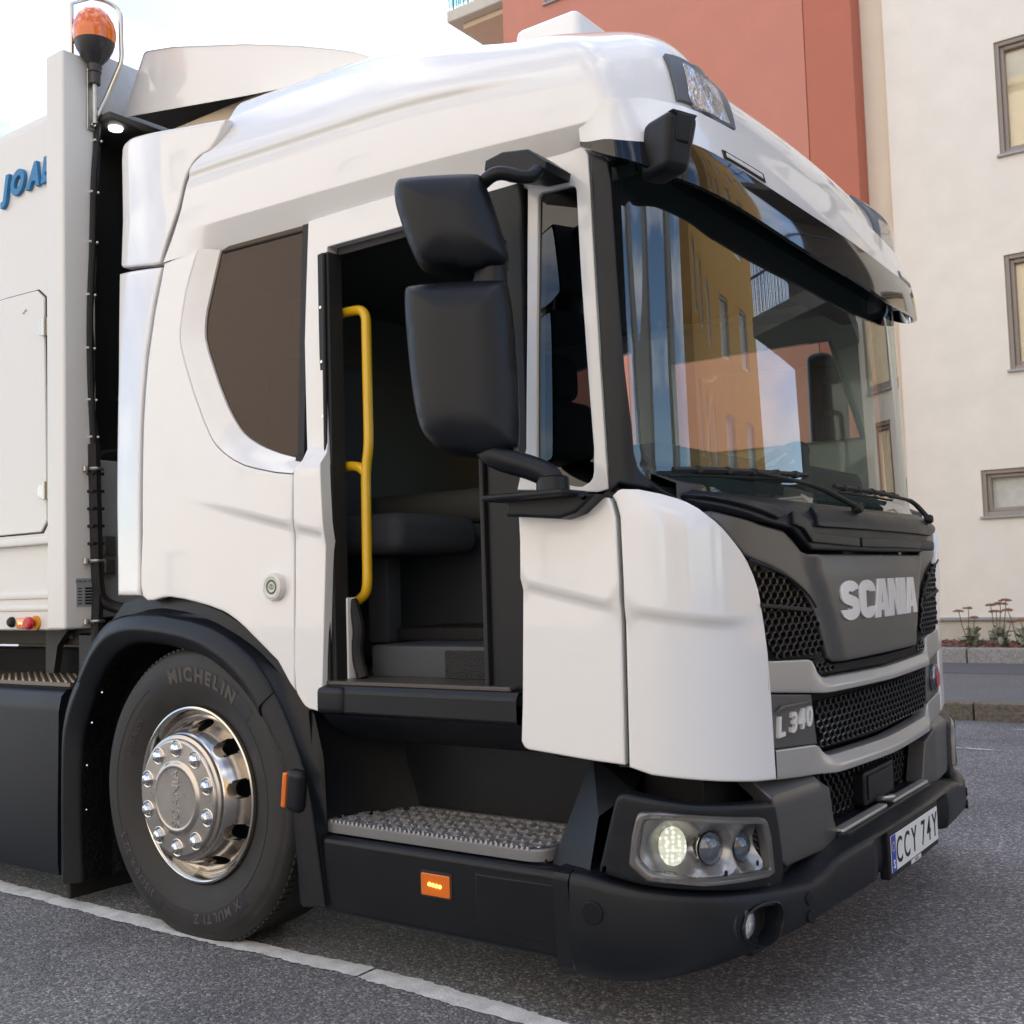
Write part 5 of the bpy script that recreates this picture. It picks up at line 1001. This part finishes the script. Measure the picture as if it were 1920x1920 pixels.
# tread grooves on the shoulder
for r, a in ((.5085, .06), (.5085, .12)): pass
tr2 = MB()
for k in range(120):
    a = 2*math.pi*k/120; c, s_ = math.cos(a), math.sin(a); t_ = Vector((-s_, 0, c)); n_ = Vector((c, 0, s_)); o = n_*.505+Vector((0, yy(.035), WZ)); h_ = .008
    P = [o+t_*i*h_+n_*j*.006+Vector((0, k2*.018, 0)) for i in (-1, 1) for j in (-1, 1) for k2 in (-1, 1)]
    tr2.add([p[:] for p in P], [(0, 1, 3, 2), (4, 6, 7, 5), (0, 4, 5, 1), (2, 3, 7, 6), (0, 2, 6, 4), (1, 5, 7, 3)])
tag(tr2.build('tread_block', M_TYRE, ty, False), kind='stuff')
rim = MB().lathe([(r, yy(a)) for r, a in ((.306, .05), (.306, .008), (.303, .000), (.297, -.002), (.291, .002), (.286, .012), (.281, .030), (.277, .045), (.268, .052), (.262, .050))], W, 'Y', 96).build('rim', M_ALU, wh, angle=50)
# disc cone with ten hand holes
cone = [(.262, .050), (.256, .040), (.246, .016), (.236, -.010), (.226, -.032), (.219, -.045), (.214, -.050)]; prc = np.array(cone)
rows = []; NS = 240
Lc = np.linspace(0, 1, 25); rr = np.interp(Lc, np.linspace(0, 1, 7), prc[:, 0]); aa = np.interp(Lc, np.linspace(0, 1, 7), prc[:, 1])
mbc = MB(); V = []
for r, a in zip(rr, aa):
    for k in range(NS): th_ = 2*math.pi*k/NS; V.append((r*math.cos(th_), yy(a), WZ+r*math.sin(th_)))
fc_ = []
for i in range(24):
    for k in range(NS):
        th_ = (k+.5)/NS*360; d = ((th_-9+18) % 36)-18; u_ = math.radians(d)*.243/.033; v_ = ((i+.5)/24-.42)/.33
        if u_*u_+v_*v_ < 1: continue
        fc_.append((i*NS+k, i*NS+(k+1) % NS, (i+1)*NS+(k+1) % NS, (i+1)*NS+k))
mbc.add(V, fc_).build('wheel_disc', M_ALU, wh, angle=60)
hl_ = MB()
for j in range(10):
    th0 = math.radians(9+36*j); ring = [];
    for s_, dep in ((1.04, -.002), (1.0, .004), (.97, .035)):
        q = []
        for k in range(25):
            a = 2*math.pi*k/24; th_ = th0+math.cos(a)*.033*s_/.243; v_ = min(max(.42+math.sin(a)*.33*s_, 0), 1); r = np.interp(v_, Lc, rr); ax_ = np.interp(v_, Lc, aa); q.append((r*math.cos(th_), yy(ax_+dep), WZ+r*math.sin(th_)))
        ring.append(q)
    MB().grid(ring).build('hand_hole_rim', M_ALU2, wh)
MB().lathe([(.30, yy(.10)), (.02, yy(.10))], W, 'Y', 32, cap1=True).build('brake_drum', M_VOID, wh)
cov = MB().lathe([(r, yy(a)) for r, a in ((.214, -.045), (.215, -.052), (.212, -.060), (.204, -.064), (.200, -.064), (.199, -.070), (.195, -.0745), (.190, -.0755), (.128, -.0755), (.122, -.078), (.117, -.0835), (.110, -.0845), (.104, -.0835), (.100, -.0815), (.02, -.0815), (0, -.0815))], W, 'Y', 96).build('hub_cover', M_ALU2, wh, angle=40)
for j in range(10):
    a = math.radians(90+36*j); cx, cz = .1675*math.cos(a), WZ+.1675*math.sin(a)
    MB().lathe([(.0310, yy(-.0757)), (.0285, yy(-.0768)), (.0255, yy(-.0758)), (.0235, yy(-.0745))], (cx, 0, cz), 'Y', 24).build('nut_recess', M_ALU, cov)
    MB().lathe([(.0215, yy(-.070)), (.0215, yy(-.079)), (.0205, yy(-.083)), (.016, yy(-.090)), (.009, yy(-.0945)), (0, yy(-.0955))], (cx, 0, cz), 'Y', 8).build('wheel_nut', M_CHR, cov, angle=20)
word('SCANIA', .036, lambda u, v, w: (-v+.018, yy(-.0815)-w*1., WZ+u), M_ALU, cov, extrude=.0024, offset=.008, gap=.12)
# raised lettering on the sidewall
M_TLET = mat('tyre_lettering', (.075, .060, .05), .55); M_TBAND = mat('tyre_band', (.014, .016, .022), .5)
def arc_band(a0, a1, r0, r1, y): 
    n_ = 40; return MB().grid([[(r*math.cos(math.radians(a0+(a1-a0)*k/n_)), y, WZ+r*math.sin(math.radians(a0+(a1-a0)*k/n_))) for k in range(n_+1)] for r in (r0, r1)])
def sid(r): return yy(float(np.interp(r, [.33, .35, .372, .395, .42, .44, .455], [.004, -.006, -.014, -.018, -.0205, -.0215, -.020])))
for a0, a1 in ((122, 42), (248, 208), (-48, -92)):
    n_ = 40; MB().grid([[(r*math.cos(math.radians(a0+(a1-a0)*k/n_)), sid(r)-.0012, WZ+r*math.sin(math.radians(a0+(a1-a0)*k/n_))) for k in range(n_+1)] for r in (.388, .400, .412, .424, .436, .446)]).build('sidewall_band', M_TBAND, ty)
def tyre_word(txt, h, r0, mid, offset, gap=.14):
    def f(u, v, w): a = math.radians(mid)-u/(r0+h*.5); r = r0+v; return (r*math.cos(a), sid(r)-.0014-w, WZ+r*math.sin(a))
    return word(txt, h, f, M_TLET, ty, extrude=.0016, offset=offset, gap=gap, name='sidewall_letter')
tyre_word('MICHELIN', .045, .3945, 80, .045, .20)
tyre_word('315/70 R 22.5', .026, .404, 222, .02, .2)
tyre_word('X MULTI Z', .030, .402, -70, .02, .2); tyre_word('REGENION', .018, .36, 150, .0, .25)
# the far front wheel, seen below the truck
MB().lathe([(.30, 1.25), (.47, 1.27), (.505, 1.24), (.507, .98), (.49, .95), (.3, .94)], W, 'Y', 48).build('tyre', M_TYRE, wh)

# ---------------- mirrors
uM = Vector((.83, .55, 0)).normalized(); nM = Vector((.55, -.83, 0)).normalized()
def mirror_shell(name, c, outline, depth, parent, rad=.11, D_=.055):
    """outline in the mirror plane; shell domed towards the street, flat glass behind"""
    P = np.array(outline, float)
    for _ in range(3): Q_ = np.roll(P, -1, 0); P = np.stack([.75*P+.25*Q_, .25*P+.75*Q_], 1).reshape(-1, 2)
    P = resample(P, .012); P = P if area2(P) > 0 else P[::-1]
    F2 = lambda u, v: np.stack([c[0]+uM.x*np.asarray(u, float), c[1]+uM.y*np.asarray(u, float), c[2]+np.asarray(v, float)], -1)
    A = P; B_ = np.roll(P, -1, 0); AB = B_-A; LL = (AB**2).sum(1)
    def dome(u, v):
        Q = np.stack([u, v], 1); t_ = np.clip(((Q[:, None]-A[None])*AB[None]).sum(-1)/LL[None], 0, 1); dd = np.sqrt((((A[None]+t_[..., None]*AB[None])-Q[:, None])**2).sum(-1)).min(1)
        q_ = np.clip(dd/rad, 0, 1); small = np.clip(dd/.02, 0, 1); return D_*(1-(1-q_)**2.2)*.8+.014*np.sqrt(1-(1-small)**2)-.02-.10*(u-.02)**2*1.2
    X, f = panel_geo(F2, [tuple(p) for p in P], dome, depth, 0, .013)
    o = MB().add([tuple(p) for p in X], f).build(name, M_BLK2, parent, angle=60)
    MB().add([(Vector(c)+uM*float(a)+Vector((0, 0, float(b)))+nM*(-depth-.024)).to_tuple() for a, b in inset(P, .010)], [tuple(range(len(P)))]).build('mirror_glass', mat('mirror_silver', (.8, .8, .8), .02, 1.), o, False)
    return o
mr = empty('mirror_assembly'); mr.parent = T
def px2(pts): return pts
up_o = [(-.155, .135), (-.140, .148), (.06, .150), (.085, .140), (.140, -.045), (.148, -.090), (.135, -.103), (.04, -.118), (-.075, -.100), (-.105, -.080), (-.135, .0), (-.160, .09)]
lo_o = [(-.150, .215), (-.135, .232), (.115, .236), (.135, .225), (.150, .05), (.150, -.205), (.135, -.230), (.06, -.235), (-.035, -.225), (-.095, -.195), (-.125, -.13), (-.142, .05)]
MIR_U, MIR_L = (1.398, -1.483, 2.147), (1.405, -1.475, 1.768)
mirror_shell('mirror_housing', MIR_U, up_o, .085, mr); mirror_shell('mirror_housing', MIR_L, lo_o, .11, mr)
def mp3(c, a, b, d=0.): return (Vector(c)+uM*a+Vector((0, 0, b))+nM*d).to_tuple()
MB().tube([mp3(MIR_L, .085, .20, -.06), mp3(MIR_L, .085, .35, -.06)], .046, 16).build('mirror_neck', M_BLK2, mr)
ua = MB(); ua.tube([tuple(p) for p in bent([mp3(MIR_U, .06, .115, -.05), (1.50, -1.42, 2.290), (1.565, -1.36, 2.272), (1.575, -1.33, 2.30)], .03)], .019, 12); ua.build('mirror_arm', M_BLK, mr)
ub = MB(); bmu = [(1.395, 2.345), (1.40, 2.372), (1.46, 2.382), (1.545, 2.368), (1.605, 2.318), (1.60, 2.296), (1.53, 2.300)]
X, f = panel_geo(YP(-1.335), bmu, 0, .125, .009, .03); ub.add([tuple(p) for p in X], f); ub.build('mirror_bracket', M_BLK2, mr)
la = MB(); la.tube([tuple(p) for p in bent([mp3(MIR_L, .06, -.215, -.05), (1.46, -1.41, 1.525), (1.56, -1.365, 1.488), (1.60, -1.345, 1.462), (1.60, -1.345, 1.425)], .04)], [.026, .030]+[.034]*18 if False else .033, 14); la.build('mirror_arm', M_BLK2, mr)
MB().lathe([(.045, 1.425), (.043, 1.462), (.03, 1.468)], (1.60, -1.345, 0), 'Z', 20, cap1=True).build('mirror_pivot', M_BLK, mr)
bml = [(1.425, 1.437), (1.56, 1.430), (1.715, 1.413), (1.655, 1.368), (1.60, 1.355), (1.43, 1.372)]
X, f = panel_geo(YP(-1.325), bml, 0, .08, .009, .03); MB().add([tuple(p) for p in X], f).build('mirror_bracket', M_BLK2, mr)
MB().box((1.40, -1.40, 1.41), (1.66, -1.26, 1.428), .008, 2).build('bracket_top', M_BLK2, mr)
# far mirror, seen through the glass
MB().box((1.30, 1.33, 1.55), (1.42, 1.62, 2.25), .04, 3).build('mirror_housing', M_BLK2, mr)

# ---------------- doorway
sl_ = MB().box((.612, -1.215, .892), (.664, -1.15, 2.292), .006, 2).build('door_seal', M_RUB, T)
MB().tube([(.640, -1.222, .90), (.648, -1.222, 2.285)], .007, 8).build('seal_lip', M_RUB, sl_)
for z in (1.02, 1.20, 1.385, 1.565, 1.75, 1.93, 2.11): MB().lathe([(.0065, 0), (.005, -.004), (0, -.005)], (.628, -1.216, z), 'Y', 10).build('seal_screw', M_CHR, sl_)
MB().box((.66, -1.17, 2.285), (1.44, -1.12, 2.325), .006, 2).build('door_header_seal', M_RUB, T)
MB().box((1.265, -1.20, .880), (1.428, -1.155, 2.345), .012, 2).build('folded_door_leaf', M_BLK, T)
MB().box((1.255, -1.215, .880), (1.272, -1.14, 2.33), .006, 2).build('door_edge_rubber', M_RUB, T)
hr = MB(); yh = -1.125
hr.tube([tuple(p) for p in bent([(.60, yh, 2.108), (.742, yh, 2.104), (.742, yh, 1.648), (.726, yh, 1.575), (.722, yh, 1.175), (.655, yh+.03, 1.150)], .045, 7)], .0165, 14)
hr.tube([tuple(p) for p in bent([(.60, yh, 1.592), (.695, yh, 1.590), (.728, yh, 1.560)], .04, 5)], .0165, 14)
hr.build('handrail', M_YEL, T)
wj = MB(); wj.tube([tuple(p) for p in bent([(.655, -1.13, 1.15), (.69, -1.13, 1.06), (.67, -1.13, .98), (.70, -1.13, .90)], .05, 6)], .020, 10); wj.build('inner_seal', M_RUB, T)
MB().box((.648, -1.165, .895), (.668, -1.12, 1.16), .004, 1).build('door_post_trim', M_WHITE, T)
# ---------------- interior
stp_ = MB().box((.66, -1.05, .893), (1.34, -.55, 1.000), .012, 2).build('entry_step', M_INT, T); MB().box((.98, -1.054, .90), (1.34, -1.048, .985)).build('step_mat', M_MAT, stp_, False)
MB().box((.55, -.80, .998), (1.15, -.45, 1.045), .01, 2).build('floor_riser', M_MAT, T)
MB().box((-.2, -.50, .88), (1.62, .45, 1.42), .05, 3).build('engine_cover', M_INT, T)
MB().box((.0, -.46, 1.42), (1.0, .42, 1.56), .06, 3).build('engine_cover_top', mat('cover_grey', (.10, .105, .10), .7), T)
seat = empty('passenger_seat'); seat.parent = T
MB().box((.28, -1.02, 1.30), (.76, -.56, 1.44), .05, 4).build('seat_cushion', mat('seat_fabric', (.045, .048, .058), .85, bump=.5, bscale=300), seat); MB().box((.12, -1.02, 1.40), (.27, -.58, 2.05), .05, 4).build('backrest', MATS['seat_fabric'], seat); MB().box((.45, -.84, .99), (.55, -.76, 1.30), .015, 2).build('seat_post', M_INT, seat); MB().box((.14, -.92, 2.07), (.24, -.70, 2.28), .04, 3).build('headrest', MATS['seat_fabric'], seat)
ds = empty('driver_seat'); ds.parent = T
MB().box((.35, .48, 1.28), (.88, 1.0, 1.45), .05, 4).build('seat_cushion', MATS['seat_fabric'], ds); MB().box((.18, .48, 1.40), (.34, 1.0, 2.08), .06, 4).build('backrest', MATS['seat_fabric'], ds); MB().box((.20, .62, 2.08), (.32, .88, 2.30), .05, 3).build('headrest', MATS['seat_fabric'], ds)
da = MB(); da.grid([[(x_, y, z) for x_, z in ((1.86, 1.36), (1.86, 1.44), (1.72, 1.50+.0*y), (1.60, 1.53), (1.52, 1.52), (1.48, 1.46), (1.50, 1.30), (1.58, 1.05))] for y in np.linspace(-1.15, 1.15, 12)]); da.build('dashboard', M_INT, T)
MB().box((1.42, .30, 1.48), (1.66, 1.02, 1.62), .04, 3).build('instrument_hood', M_INT, T)
MB().box((1.46, -.95, 1.50), (1.72, -.25, 1.585), .03, 3).build('dash_tray', M_INT, T)
sw = MB(); cs = Vector((1.33, .72, 1.60)); ax_ = Vector((-.62, 0, .78)); e1 = Vector((0, 1, 0)); e2 = ax_.cross(e1)
sw.tube([(cs+(e1*math.cos(a)+e2*math.sin(a))*.215).to_tuple() for a in np.linspace(0, 2*math.pi, 40, endpoint=False)], .017, 10, closed=True)
for a in (0, math.pi, -math.pi/2): sw.tube([cs.to_tuple(), (cs+(e1*math.cos(a)+e2*math.sin(a))*.21).to_tuple()], .02, 8)
sw.build('steering_wheel', mat('wheel_leather', (.02, .02, .022), .5), T)
MB().box((1.70, .10, 1.48), (1.74, .16, 1.66), .008, 2).build('phone_holder', M_INT, T)
MB().box((1.55, -1.12, 2.30), (1.80, 1.12, 2.43), .03, 2).build('overhead_shelf', M_INT, T)
# cab-side fittings
bt = MB().lathe([(.046, -1.250), (.047, -1.262), (.043, -1.272), (.034, -1.2745), (.030, -1.272), (0, -1.272)], (.431, 0, 1.202), 'Y', 36).build('door_button', mat('button_white', (.66, .64, .60), .35, coat=.4), T)
MB().lathe([(.024, -1.2735), (.021, -1.2745), (.018, -1.2735)], (.431, 0, 1.202), 'Y', 30).build('button_ring', mat('button_green', (.02, .14, .06), .4), bt)
for s_ in (-1, 1): MB().tube([(.431+s_*.003, -1.2732, 1.211), (.431+s_*.011, -1.2732, 1.202), (.431+s_*.003, -1.2732, 1.193)], .0009, 5).build('button_mark', M_INK, bt)
MB().tube([(.431, -1.2732, 1.210), (.431, -1.2732, 1.194)], .0009, 5).build('button_mark', M_INK, bt)
# roof air deflector
sp_ = np.array(D['spoiler_side']); 
mb = MB(); rows = []
for y, sc in ((-.97, 0.), (-.975, .0), (-.96, .006), (-.9, .012), (0, .03), (.9, .012), (.96, .006), (.975, 0), (.97, 0)):
    rows.append([(float(a), y, float(b)+(sc if b > 3.15 else 0)) for a, b in np.vstack([sp_, sp_[:1]])])
kt = int(np.argmax(sp_[:, 0])); top_ = [r_[:kt+1] for r_ in rows]; rear_ = [r_[-2:] for r_ in rows]; mb.grid(top_); mb.grid(rear_); mb.add([tuple(p) for p in rows[0][:-1]], [tuple(range(len(sp_)))]); mb.add([tuple(p) for p in rows[-1][:-1]], [tuple(range(len(sp_)))])
mb.build('roof_air_deflector', M_WHITE, T, angle=45)
MB().box((-.62, -.90, 2.93), (.42, .90, 3.14), .02, 2).build('deflector_base', mat('deflector_base_lit', (.66, .56, .42), .6), T)  # tan colour paints in the light passing under the deflector
# light bar housing on the roof
lb = MB(); lb.box((.83, -.35, 3.03), (1.12, .35, 3.33), .03, 3); rbz = lb.build('roof_beacon', mat('beacon_housing_white', (.85, .85, .84), .3, coat=.6), T)
MB().box((.98, -.36, 3.06), (1.17, .30, 3.22), .06, 4).build('beacon_lens', mat('crystal_lens', (.8, .82, .85), .05, .3, coat=1., bump=1., bscale=25, bdist=.03), rbz)

# ---------------- refuse body behind the cab
rbdy = empty('refuse_body'); rbdy.parent = T
MB().box((-.875, -1.272, 1.062), (-.752, -1.125, 3.405), .012, 3).build('corner_column', M_WHITE_B, rbdy)
MB().box((-3.6, -1.222, 1.058), (-.875, -1.18, 3.175), .006, 1).build('side_wall', M_WHITE_B, rbdy)
MB().box((-3.6, -1.19, 3.165), (-.90, 1.19, 3.24), .03, 2).build('roof_rail', M_WHITE_B, rbdy)
MB().box((-1.0, -1.13, 1.10), (-.92, 1.2, 3.20)).build('bulkhead', mat('body_front_dark', (.016, .016, .014), .6), rbdy, False)
MB().box((-.90, -1.12, 3.20), (-.80, 1.2, 3.475), .008, 2).build('cross_beam', mat('galvanised_white', (.62, .65, .66), .5, var=.04, vscale=30), rbdy)
MB().box((-.915, -1.12, 1.10), (-.885, -.62, 1.76), .006, 1).build('bulkhead_plate', M_WHITE_B, rbdy)
MB().box((-3.6, -1.19, 1.06), (-.93, 1.19, 1.12)).build('body_floor', M_VOID, rbdy, False); MB().box((-3.6, 1.16, 1.06), (-.93, 1.2, 3.17)).build('side_wall', M_WHITE_B, rbdy, False)
htp = [(-2.4, 2.455), (-1.25, 2.470), (-1.005, 2.462), (-.955, 2.425), (-.937, 1.505), (-.98, 1.458), (-2.4, 1.458)]
ht = panel('side_hatch', M_WHITE_B, YP(-1.222), htp, rbdy, off=.012, thick=.014, r=.004, h=.3); ribp = panel('hatch_seal', M_RUB, YP(-1.222), [tuple(p) for p in inset(np.array(htp[::-1], float) if area2(np.array(htp, float)) < 0 else np.array(htp, float), -.006)], rbdy, off=.003, thick=.004, r=.001, h=.3)
for z0, z1, o in ((1.405, 1.44, .035), (1.185, 1.215, .010), (1.135, 1.160, .008)): MB().box((-3.5, -1.222-o, z0), (-.877, -1.21, z1), .008, 2).build('side_rib', M_WHITE_B, rbdy)
M_HNG = mat('hinge_steel', (.55, .53, .48), .25, .95)
for z in (2.297, 1.624):
    hg = panel('hatch_hinge', M_HNG, YP(-1.236), [(-.990, z+.022), (-.955, z+.036), (-.920, z+.036), (-.885, z+.022), (-.875, z), (-.885, z-.022), (-.920, z-.036), (-.955, z-.036), (-.990, z-.022), (-1.0, z)], rbdy, off=.004, thick=.006, r=.002, h=.2)
    MB().tube([(-.9375, -1.245, z-.036), (-.9375, -1.245, z+.036)], .008, 10).build('hinge_pin', M_HNG, hg)
for dx_, dz_ in ((-1.10, 2.385), (-1.085, 2.392)): MB().lathe([(.006, 0), (0, -.006)], (dx_, -1.236, dz_), 'Y', 10).build('hatch_rivet', M_HNG, rbdy)
M_BLUE = mat('logo_blue', (.02, .19, .42), .5)
word('JOAB', .092, lambda u, v, w: (-1.275+u, -1.223-w, 2.905+v+.02*u), M_BLUE, rbdy, extrude=.016, offset=.055, shear=.25, xs=.88, gap=.10, center=False)
# lamps and buttons low on the body
MB().lathe([(.022, -1.222), (.022, -1.232), (.015, -1.242), (0, -1.245)], (-1.208, 0, 1.092), 'Y', 16).build('black_knob', M_RUB, rbdy)
MB().box((-1.160, -1.238, 1.066), (-1.072, -1.223, 1.110), .006, 2).build('amber_marker', M_AMBER, rbdy)
for k in range(3): MB().lathe([(.005, 0), (0, -.003)], (-1.135+k*.019, -1.239, 1.088), 'Y', 8).build('marker_led', M_AMBERLED, rbdy)
MB().lathe([(.030, -1.222), (.030, -1.232), (.0, -1.232)], (-1.028, 0, 1.088), 'Y', 20).build('stop_base', mat('stop_yellow', (.7, .30, .02), .4), rbdy); MB().lathe([(.012, -1.232), (.012, -1.240), (.026, -1.246), (.026, -1.262), (.018, -1.268), (0, -1.268)], (-1.036, 0, 1.088), 'Y', 12).build('stop_button', mat('stop_red', (.55, .02, .03), .3, coat=.4), rbdy)
# data plate
dpl = MB().box((-.7525, -1.222, 1.150), (-.749, -1.135, 1.262)).build('data_plate', mat('plate_silver', (.42, .44, .45), .4, .3), rbdy, False)
word('ZOELLER TEKNIK', .0085, lambda u, v, w: (-.749+w, -1.178+u, 1.246+v), M_INK, dpl, extrude=.0004, gap=.1, one=True, name='plate_print')
pr = MB()
for k in range(6):
    pr.box((-.7490, -1.215, 1.160+k*.012), (-.7486, -1.198, 1.164+k*.012)); pr.box((-.7490, -1.185, 1.158+k*.012), (-.7486, -1.145, 1.166+k*.012))
pr.build('plate_print', M_INK, dpl, False)
# wiring loom down the column with clips
path = [(-.742, -1.128, 3.20), (-.742, -1.120, 3.12), (-.742, -1.138, 2.90), (-.742, -1.148, 2.6), (-.742, -1.160, 2.35), (-.742, -1.160, 2.1), (-.742, -1.152, 1.9), (-.742, -1.146, 1.74), (-.742, -1.146, 1.45), (-.742, -1.140, 1.25), (-.735, -1.115, 1.17), (-.70, -1.06, 1.135)]
loom = MB(); P = spl(path, 6)
loom.tube([tuple(p) for p in P], .013, 8); loom.tube([(p[0]-.004, p[1]+.012+.006*math.sin(i*.7), p[2]) for i, p in enumerate(P)], .009, 8); lo_ = loom.build('wiring_loom', M_RUB, rbdy)
thick_ = MB(); thick_.tube([tuple(p) for p in spl([(-.738, -1.148, 1.80), (-.738, -1.142, 1.5), (-.736, -1.136, 1.25), (-.73, -1.115, 1.17), (-.68, -1.06, 1.135), (-.55, -1.04, 1.13)], 6)], .024, 10); thick_.tube([tuple(p) for p in spl([(-.736, -1.136, 1.20), (-.736, -1.14, 1.12), (-.736, -1.142, 1.02), (-.736, -1.13, .95)], 5)], .022, 10)
thick_.tube([tuple(p) for p in spl([(-.738, -1.14, 1.72), (-.735, -1.12, 1.76), (-.73, -1.06, 1.775), (-.72, -.95, 1.765)], 5)], .012, 8); thick_.build('cable_conduit', M_RUB, lo_)
M_CLIP = mat('clip_white', (.72, .72, .72), .4)
for z in (3.06, 2.84, 2.63, 2.41, 2.19, 1.98, 1.83):
    y = float(np.interp(z, [p[2] for p in P[::-1]], [p[1] for p in P[::-1]])); MB().tube([(-.738+.016*math.cos(a)+.002, y+.0+.016*math.sin(a), z) for a in np.linspace(.6, 5.2, 10)], .0045, 6).build('cable_clip', M_CLIP, lo_)
for z in (1.70, 1.33, 1.09):
    MB().tube([(-.736+.027*math.cos(a), -1.143+.027*math.sin(a), z) for a in np.linspace(0, 2*math.pi, 16, endpoint=False)], .007, 6, closed=True).build('hose_clamp', M_STEEL, lo_); MB().lathe([(.011, z-.01), (.011, z+.01)], (-.742, -1.185, 0), 'Z', 10, True, True).build('clamp_bolt', M_STEEL, lo_)
for z in np.arange(1.40, 1.70, .07): MB().box((-.768, -1.172, z-.006), (-.715, -1.115, z+.006), .003, 1).build('cable_tie', M_RUB, lo_)
bxs = MB(); bxs.box((-.90, -1.03, 1.36), (-.85, -.97, 1.44), .006, 1); bxs.box((-.90, -1.03, 1.28), (-.845, -.975, 1.345), .006, 1); bxs.build('valve_block', M_STEEL, rbdy)
MB().tube([(-.86, -.85, 1.95), (-.70, -.6, 2.35)], .12, 20).build('intake_pipe', mat('pipe_black', (.012, .013, .018), .45), rbdy)
# work lamp above the gap
MB().lathe([(.030, 3.165), (.028, 3.155), (0, 3.153)], (-.72, -1.05, -.028), 'Z', 18).build('work_lamp', mat('work_lamp_led', (1, 1, 1), .3, emit=(1, .98, .95), estr=1.5), rbdy)
MB().box((-.92, -1.12, 3.14), (-.66, 1.1, 3.17), .004, 1).build('gap_cover', mat('gap_cover_dark', (.07, .065, .06), .6), rbdy)
# beacon on the column
bc = empty('warning_beacon'); bc.parent = T
bx, by = -.715, -1.150
MB().box((-.752, -1.165, 3.10), (-.744, -1.120, 3.40), .002, 1).build('beacon_bracket', M_STEEL, bc)
MB().lathe([(.010, 3.12), (.010, 3.30), (.0, 3.30)], (bx, by, 0), 'Z', 12).build('beacon_stem', M_STEEL, bc)
MB().lathe([(.022, 3.285), (.024, 3.33), (.028, 3.335), (.026, 3.345), (.030, 3.355), (.028, 3.365), (.034, 3.375), (.055, 3.40), (.072, 3.43), (.081, 3.458)], (bx, by, 0), 'Z', 32, True).build('beacon_base', mat('beacon_black', (.025, .022, .025), .4, coat=.3), bc)
MB().lathe([(.081, 3.458), (.0865, 3.485), (.086, 3.51), (.080, 3.540), (.066, 3.570), (.046, 3.592), (.022, 3.604), (0, 3.607)], (bx, by, 0), 'Z', 32).build('beacon_dome', mat('beacon_amber', (.85, .16, .004), .10, coat=1., trans=.2, emit=(1., .25, .0), estr=.02), bc)
MB().lathe([(.050, 3.50), (.050, 3.56), (.03, 3.585)], (bx, by, 0), 'Z', 8).build('beacon_reflector', mat('beacon_red', (.55, .09, .02), .2, coat=1.), bc)
gd = MB(); gd.tube([tuple(p) for p in bent([(-.735, -1.148, 3.115), (-.72, -1.085, 3.27), (-.66, -1.06, 3.40), (-.665, -1.062, 3.62), (-.70, -1.10, 3.655), (-.735, -1.15, 3.66)], .03)], .0095, 10); gd.build('beacon_guard', mat('guard_steel', (.60, .58, .52), .28, .95), bc)
gd = MB(); gd.tube([(-.735, -1.15, 3.66), (-.775, -1.215, 3.62), (-.775, -1.215, 3.40)], .0085, 8); gd.build('beacon_guard', MATS['guard_steel'], bc)
# ---------------- chassis left of the wheel
fa = MB(); fp = [(-1.262, .112), (-1.268, .16), (-1.268, .30), (-1.262, .74), (-1.250, .800), (-1.225, .825), (-1.18, .832)]
fa.grid([[(x_, y, z) for y, z in fp] for x_ in (-3.4, -2.0, -.812)]); fa.add([(-.812, y, z) for y, z in fp]+[(-.812, -1.1, .832), (-.812, -1.1, .112)], [tuple(range(len(fp)+2))]); fa.build('side_fairing', M_BLK2, T, angle=40)
tp = MB(); tp.box((-3.4, -1.20, .832), (-.83, -.70, .848)); tpo = tp.build('tread_plate', mat('plate_dark', (.20, .17, .14), .5, .6), T, False)
tz = MB()
for i, x_ in enumerate(np.arange(-1.6, -.84, .026)):
    for y in np.arange(-1.190, -.74, .030): tz.box((x_-.007, y-.004+(i % 2)*.015, .846), (x_+.007, y+.004+(i % 2)*.015, .853), .002, 1)
tag(tz.build('tread_teeth', mat('tread_worn', (.50, .43, .34), .4, .7), tpo), kind='stuff')
MB().box((-3.4, -.95, .98), (-.80, -.85, 1.055), .004, 1).build('subframe', mat('subframe_paint', (.055, .05, .035), .6, var=.3, vscale=10), T); MB().box((-3.4, -.90, .70), (-.75, -.80, .96), .006, 1).build('frame_rail', M_VOID, T)
for x_ in (-1.20, -1.0): MB().lathe([(.014, -.955), (.014, -.968), (0, -.968)], (x_, 0, 1.02), 'Y', 6).build('frame_bolt', M_STEEL, T)
MB().add([(-1.33, -1.0, 1.05), (-1.16, -1.0, 1.05), (-1.24, -1.0, .98), (-1.27, -1.0, .86), (-1.33, -1.0, .86), (-1.33, -.97, 1.05), (-1.16, -.97, 1.05), (-1.24, -.97, .98), (-1.27, -.97, .86), (-1.33, -.97, .86)], [(0, 1, 2, 3, 4), (9, 8, 7, 6, 5), (0, 5, 6, 1), (1, 6, 7, 2), (2, 7, 8, 3), (3, 8, 9, 4), (4, 9, 5, 0)]).build('bracket_plate', mat('bracket_grey', (.06, .06, .055), .5, .5), T, False)
MB().box((-.90, -1.12, .86), (-.80, -1.0, 1.04), .008, 1).build('hose_bracket', M_BLK2, T)
MB().box((-3.4, -.8, .45), (1.5, .8, .70)).build('chassis', M_VOID, T, False)
for x_ in (-2.6,):
    MB().lathe([(.30, -1.24), (.47, -1.25), (.505, -1.22), (.507, -.70), (.3, -.69)], (x_, 0, WZ), 'Y', 40).build('tyre', M_TYRE, T); MB().lathe([(.30, 1.24), (.47, 1.25), (.505, 1.22), (.507, .70), (.3, .69)], (x_, 0, WZ), 'Y', 40).build('tyre', M_TYRE, T)
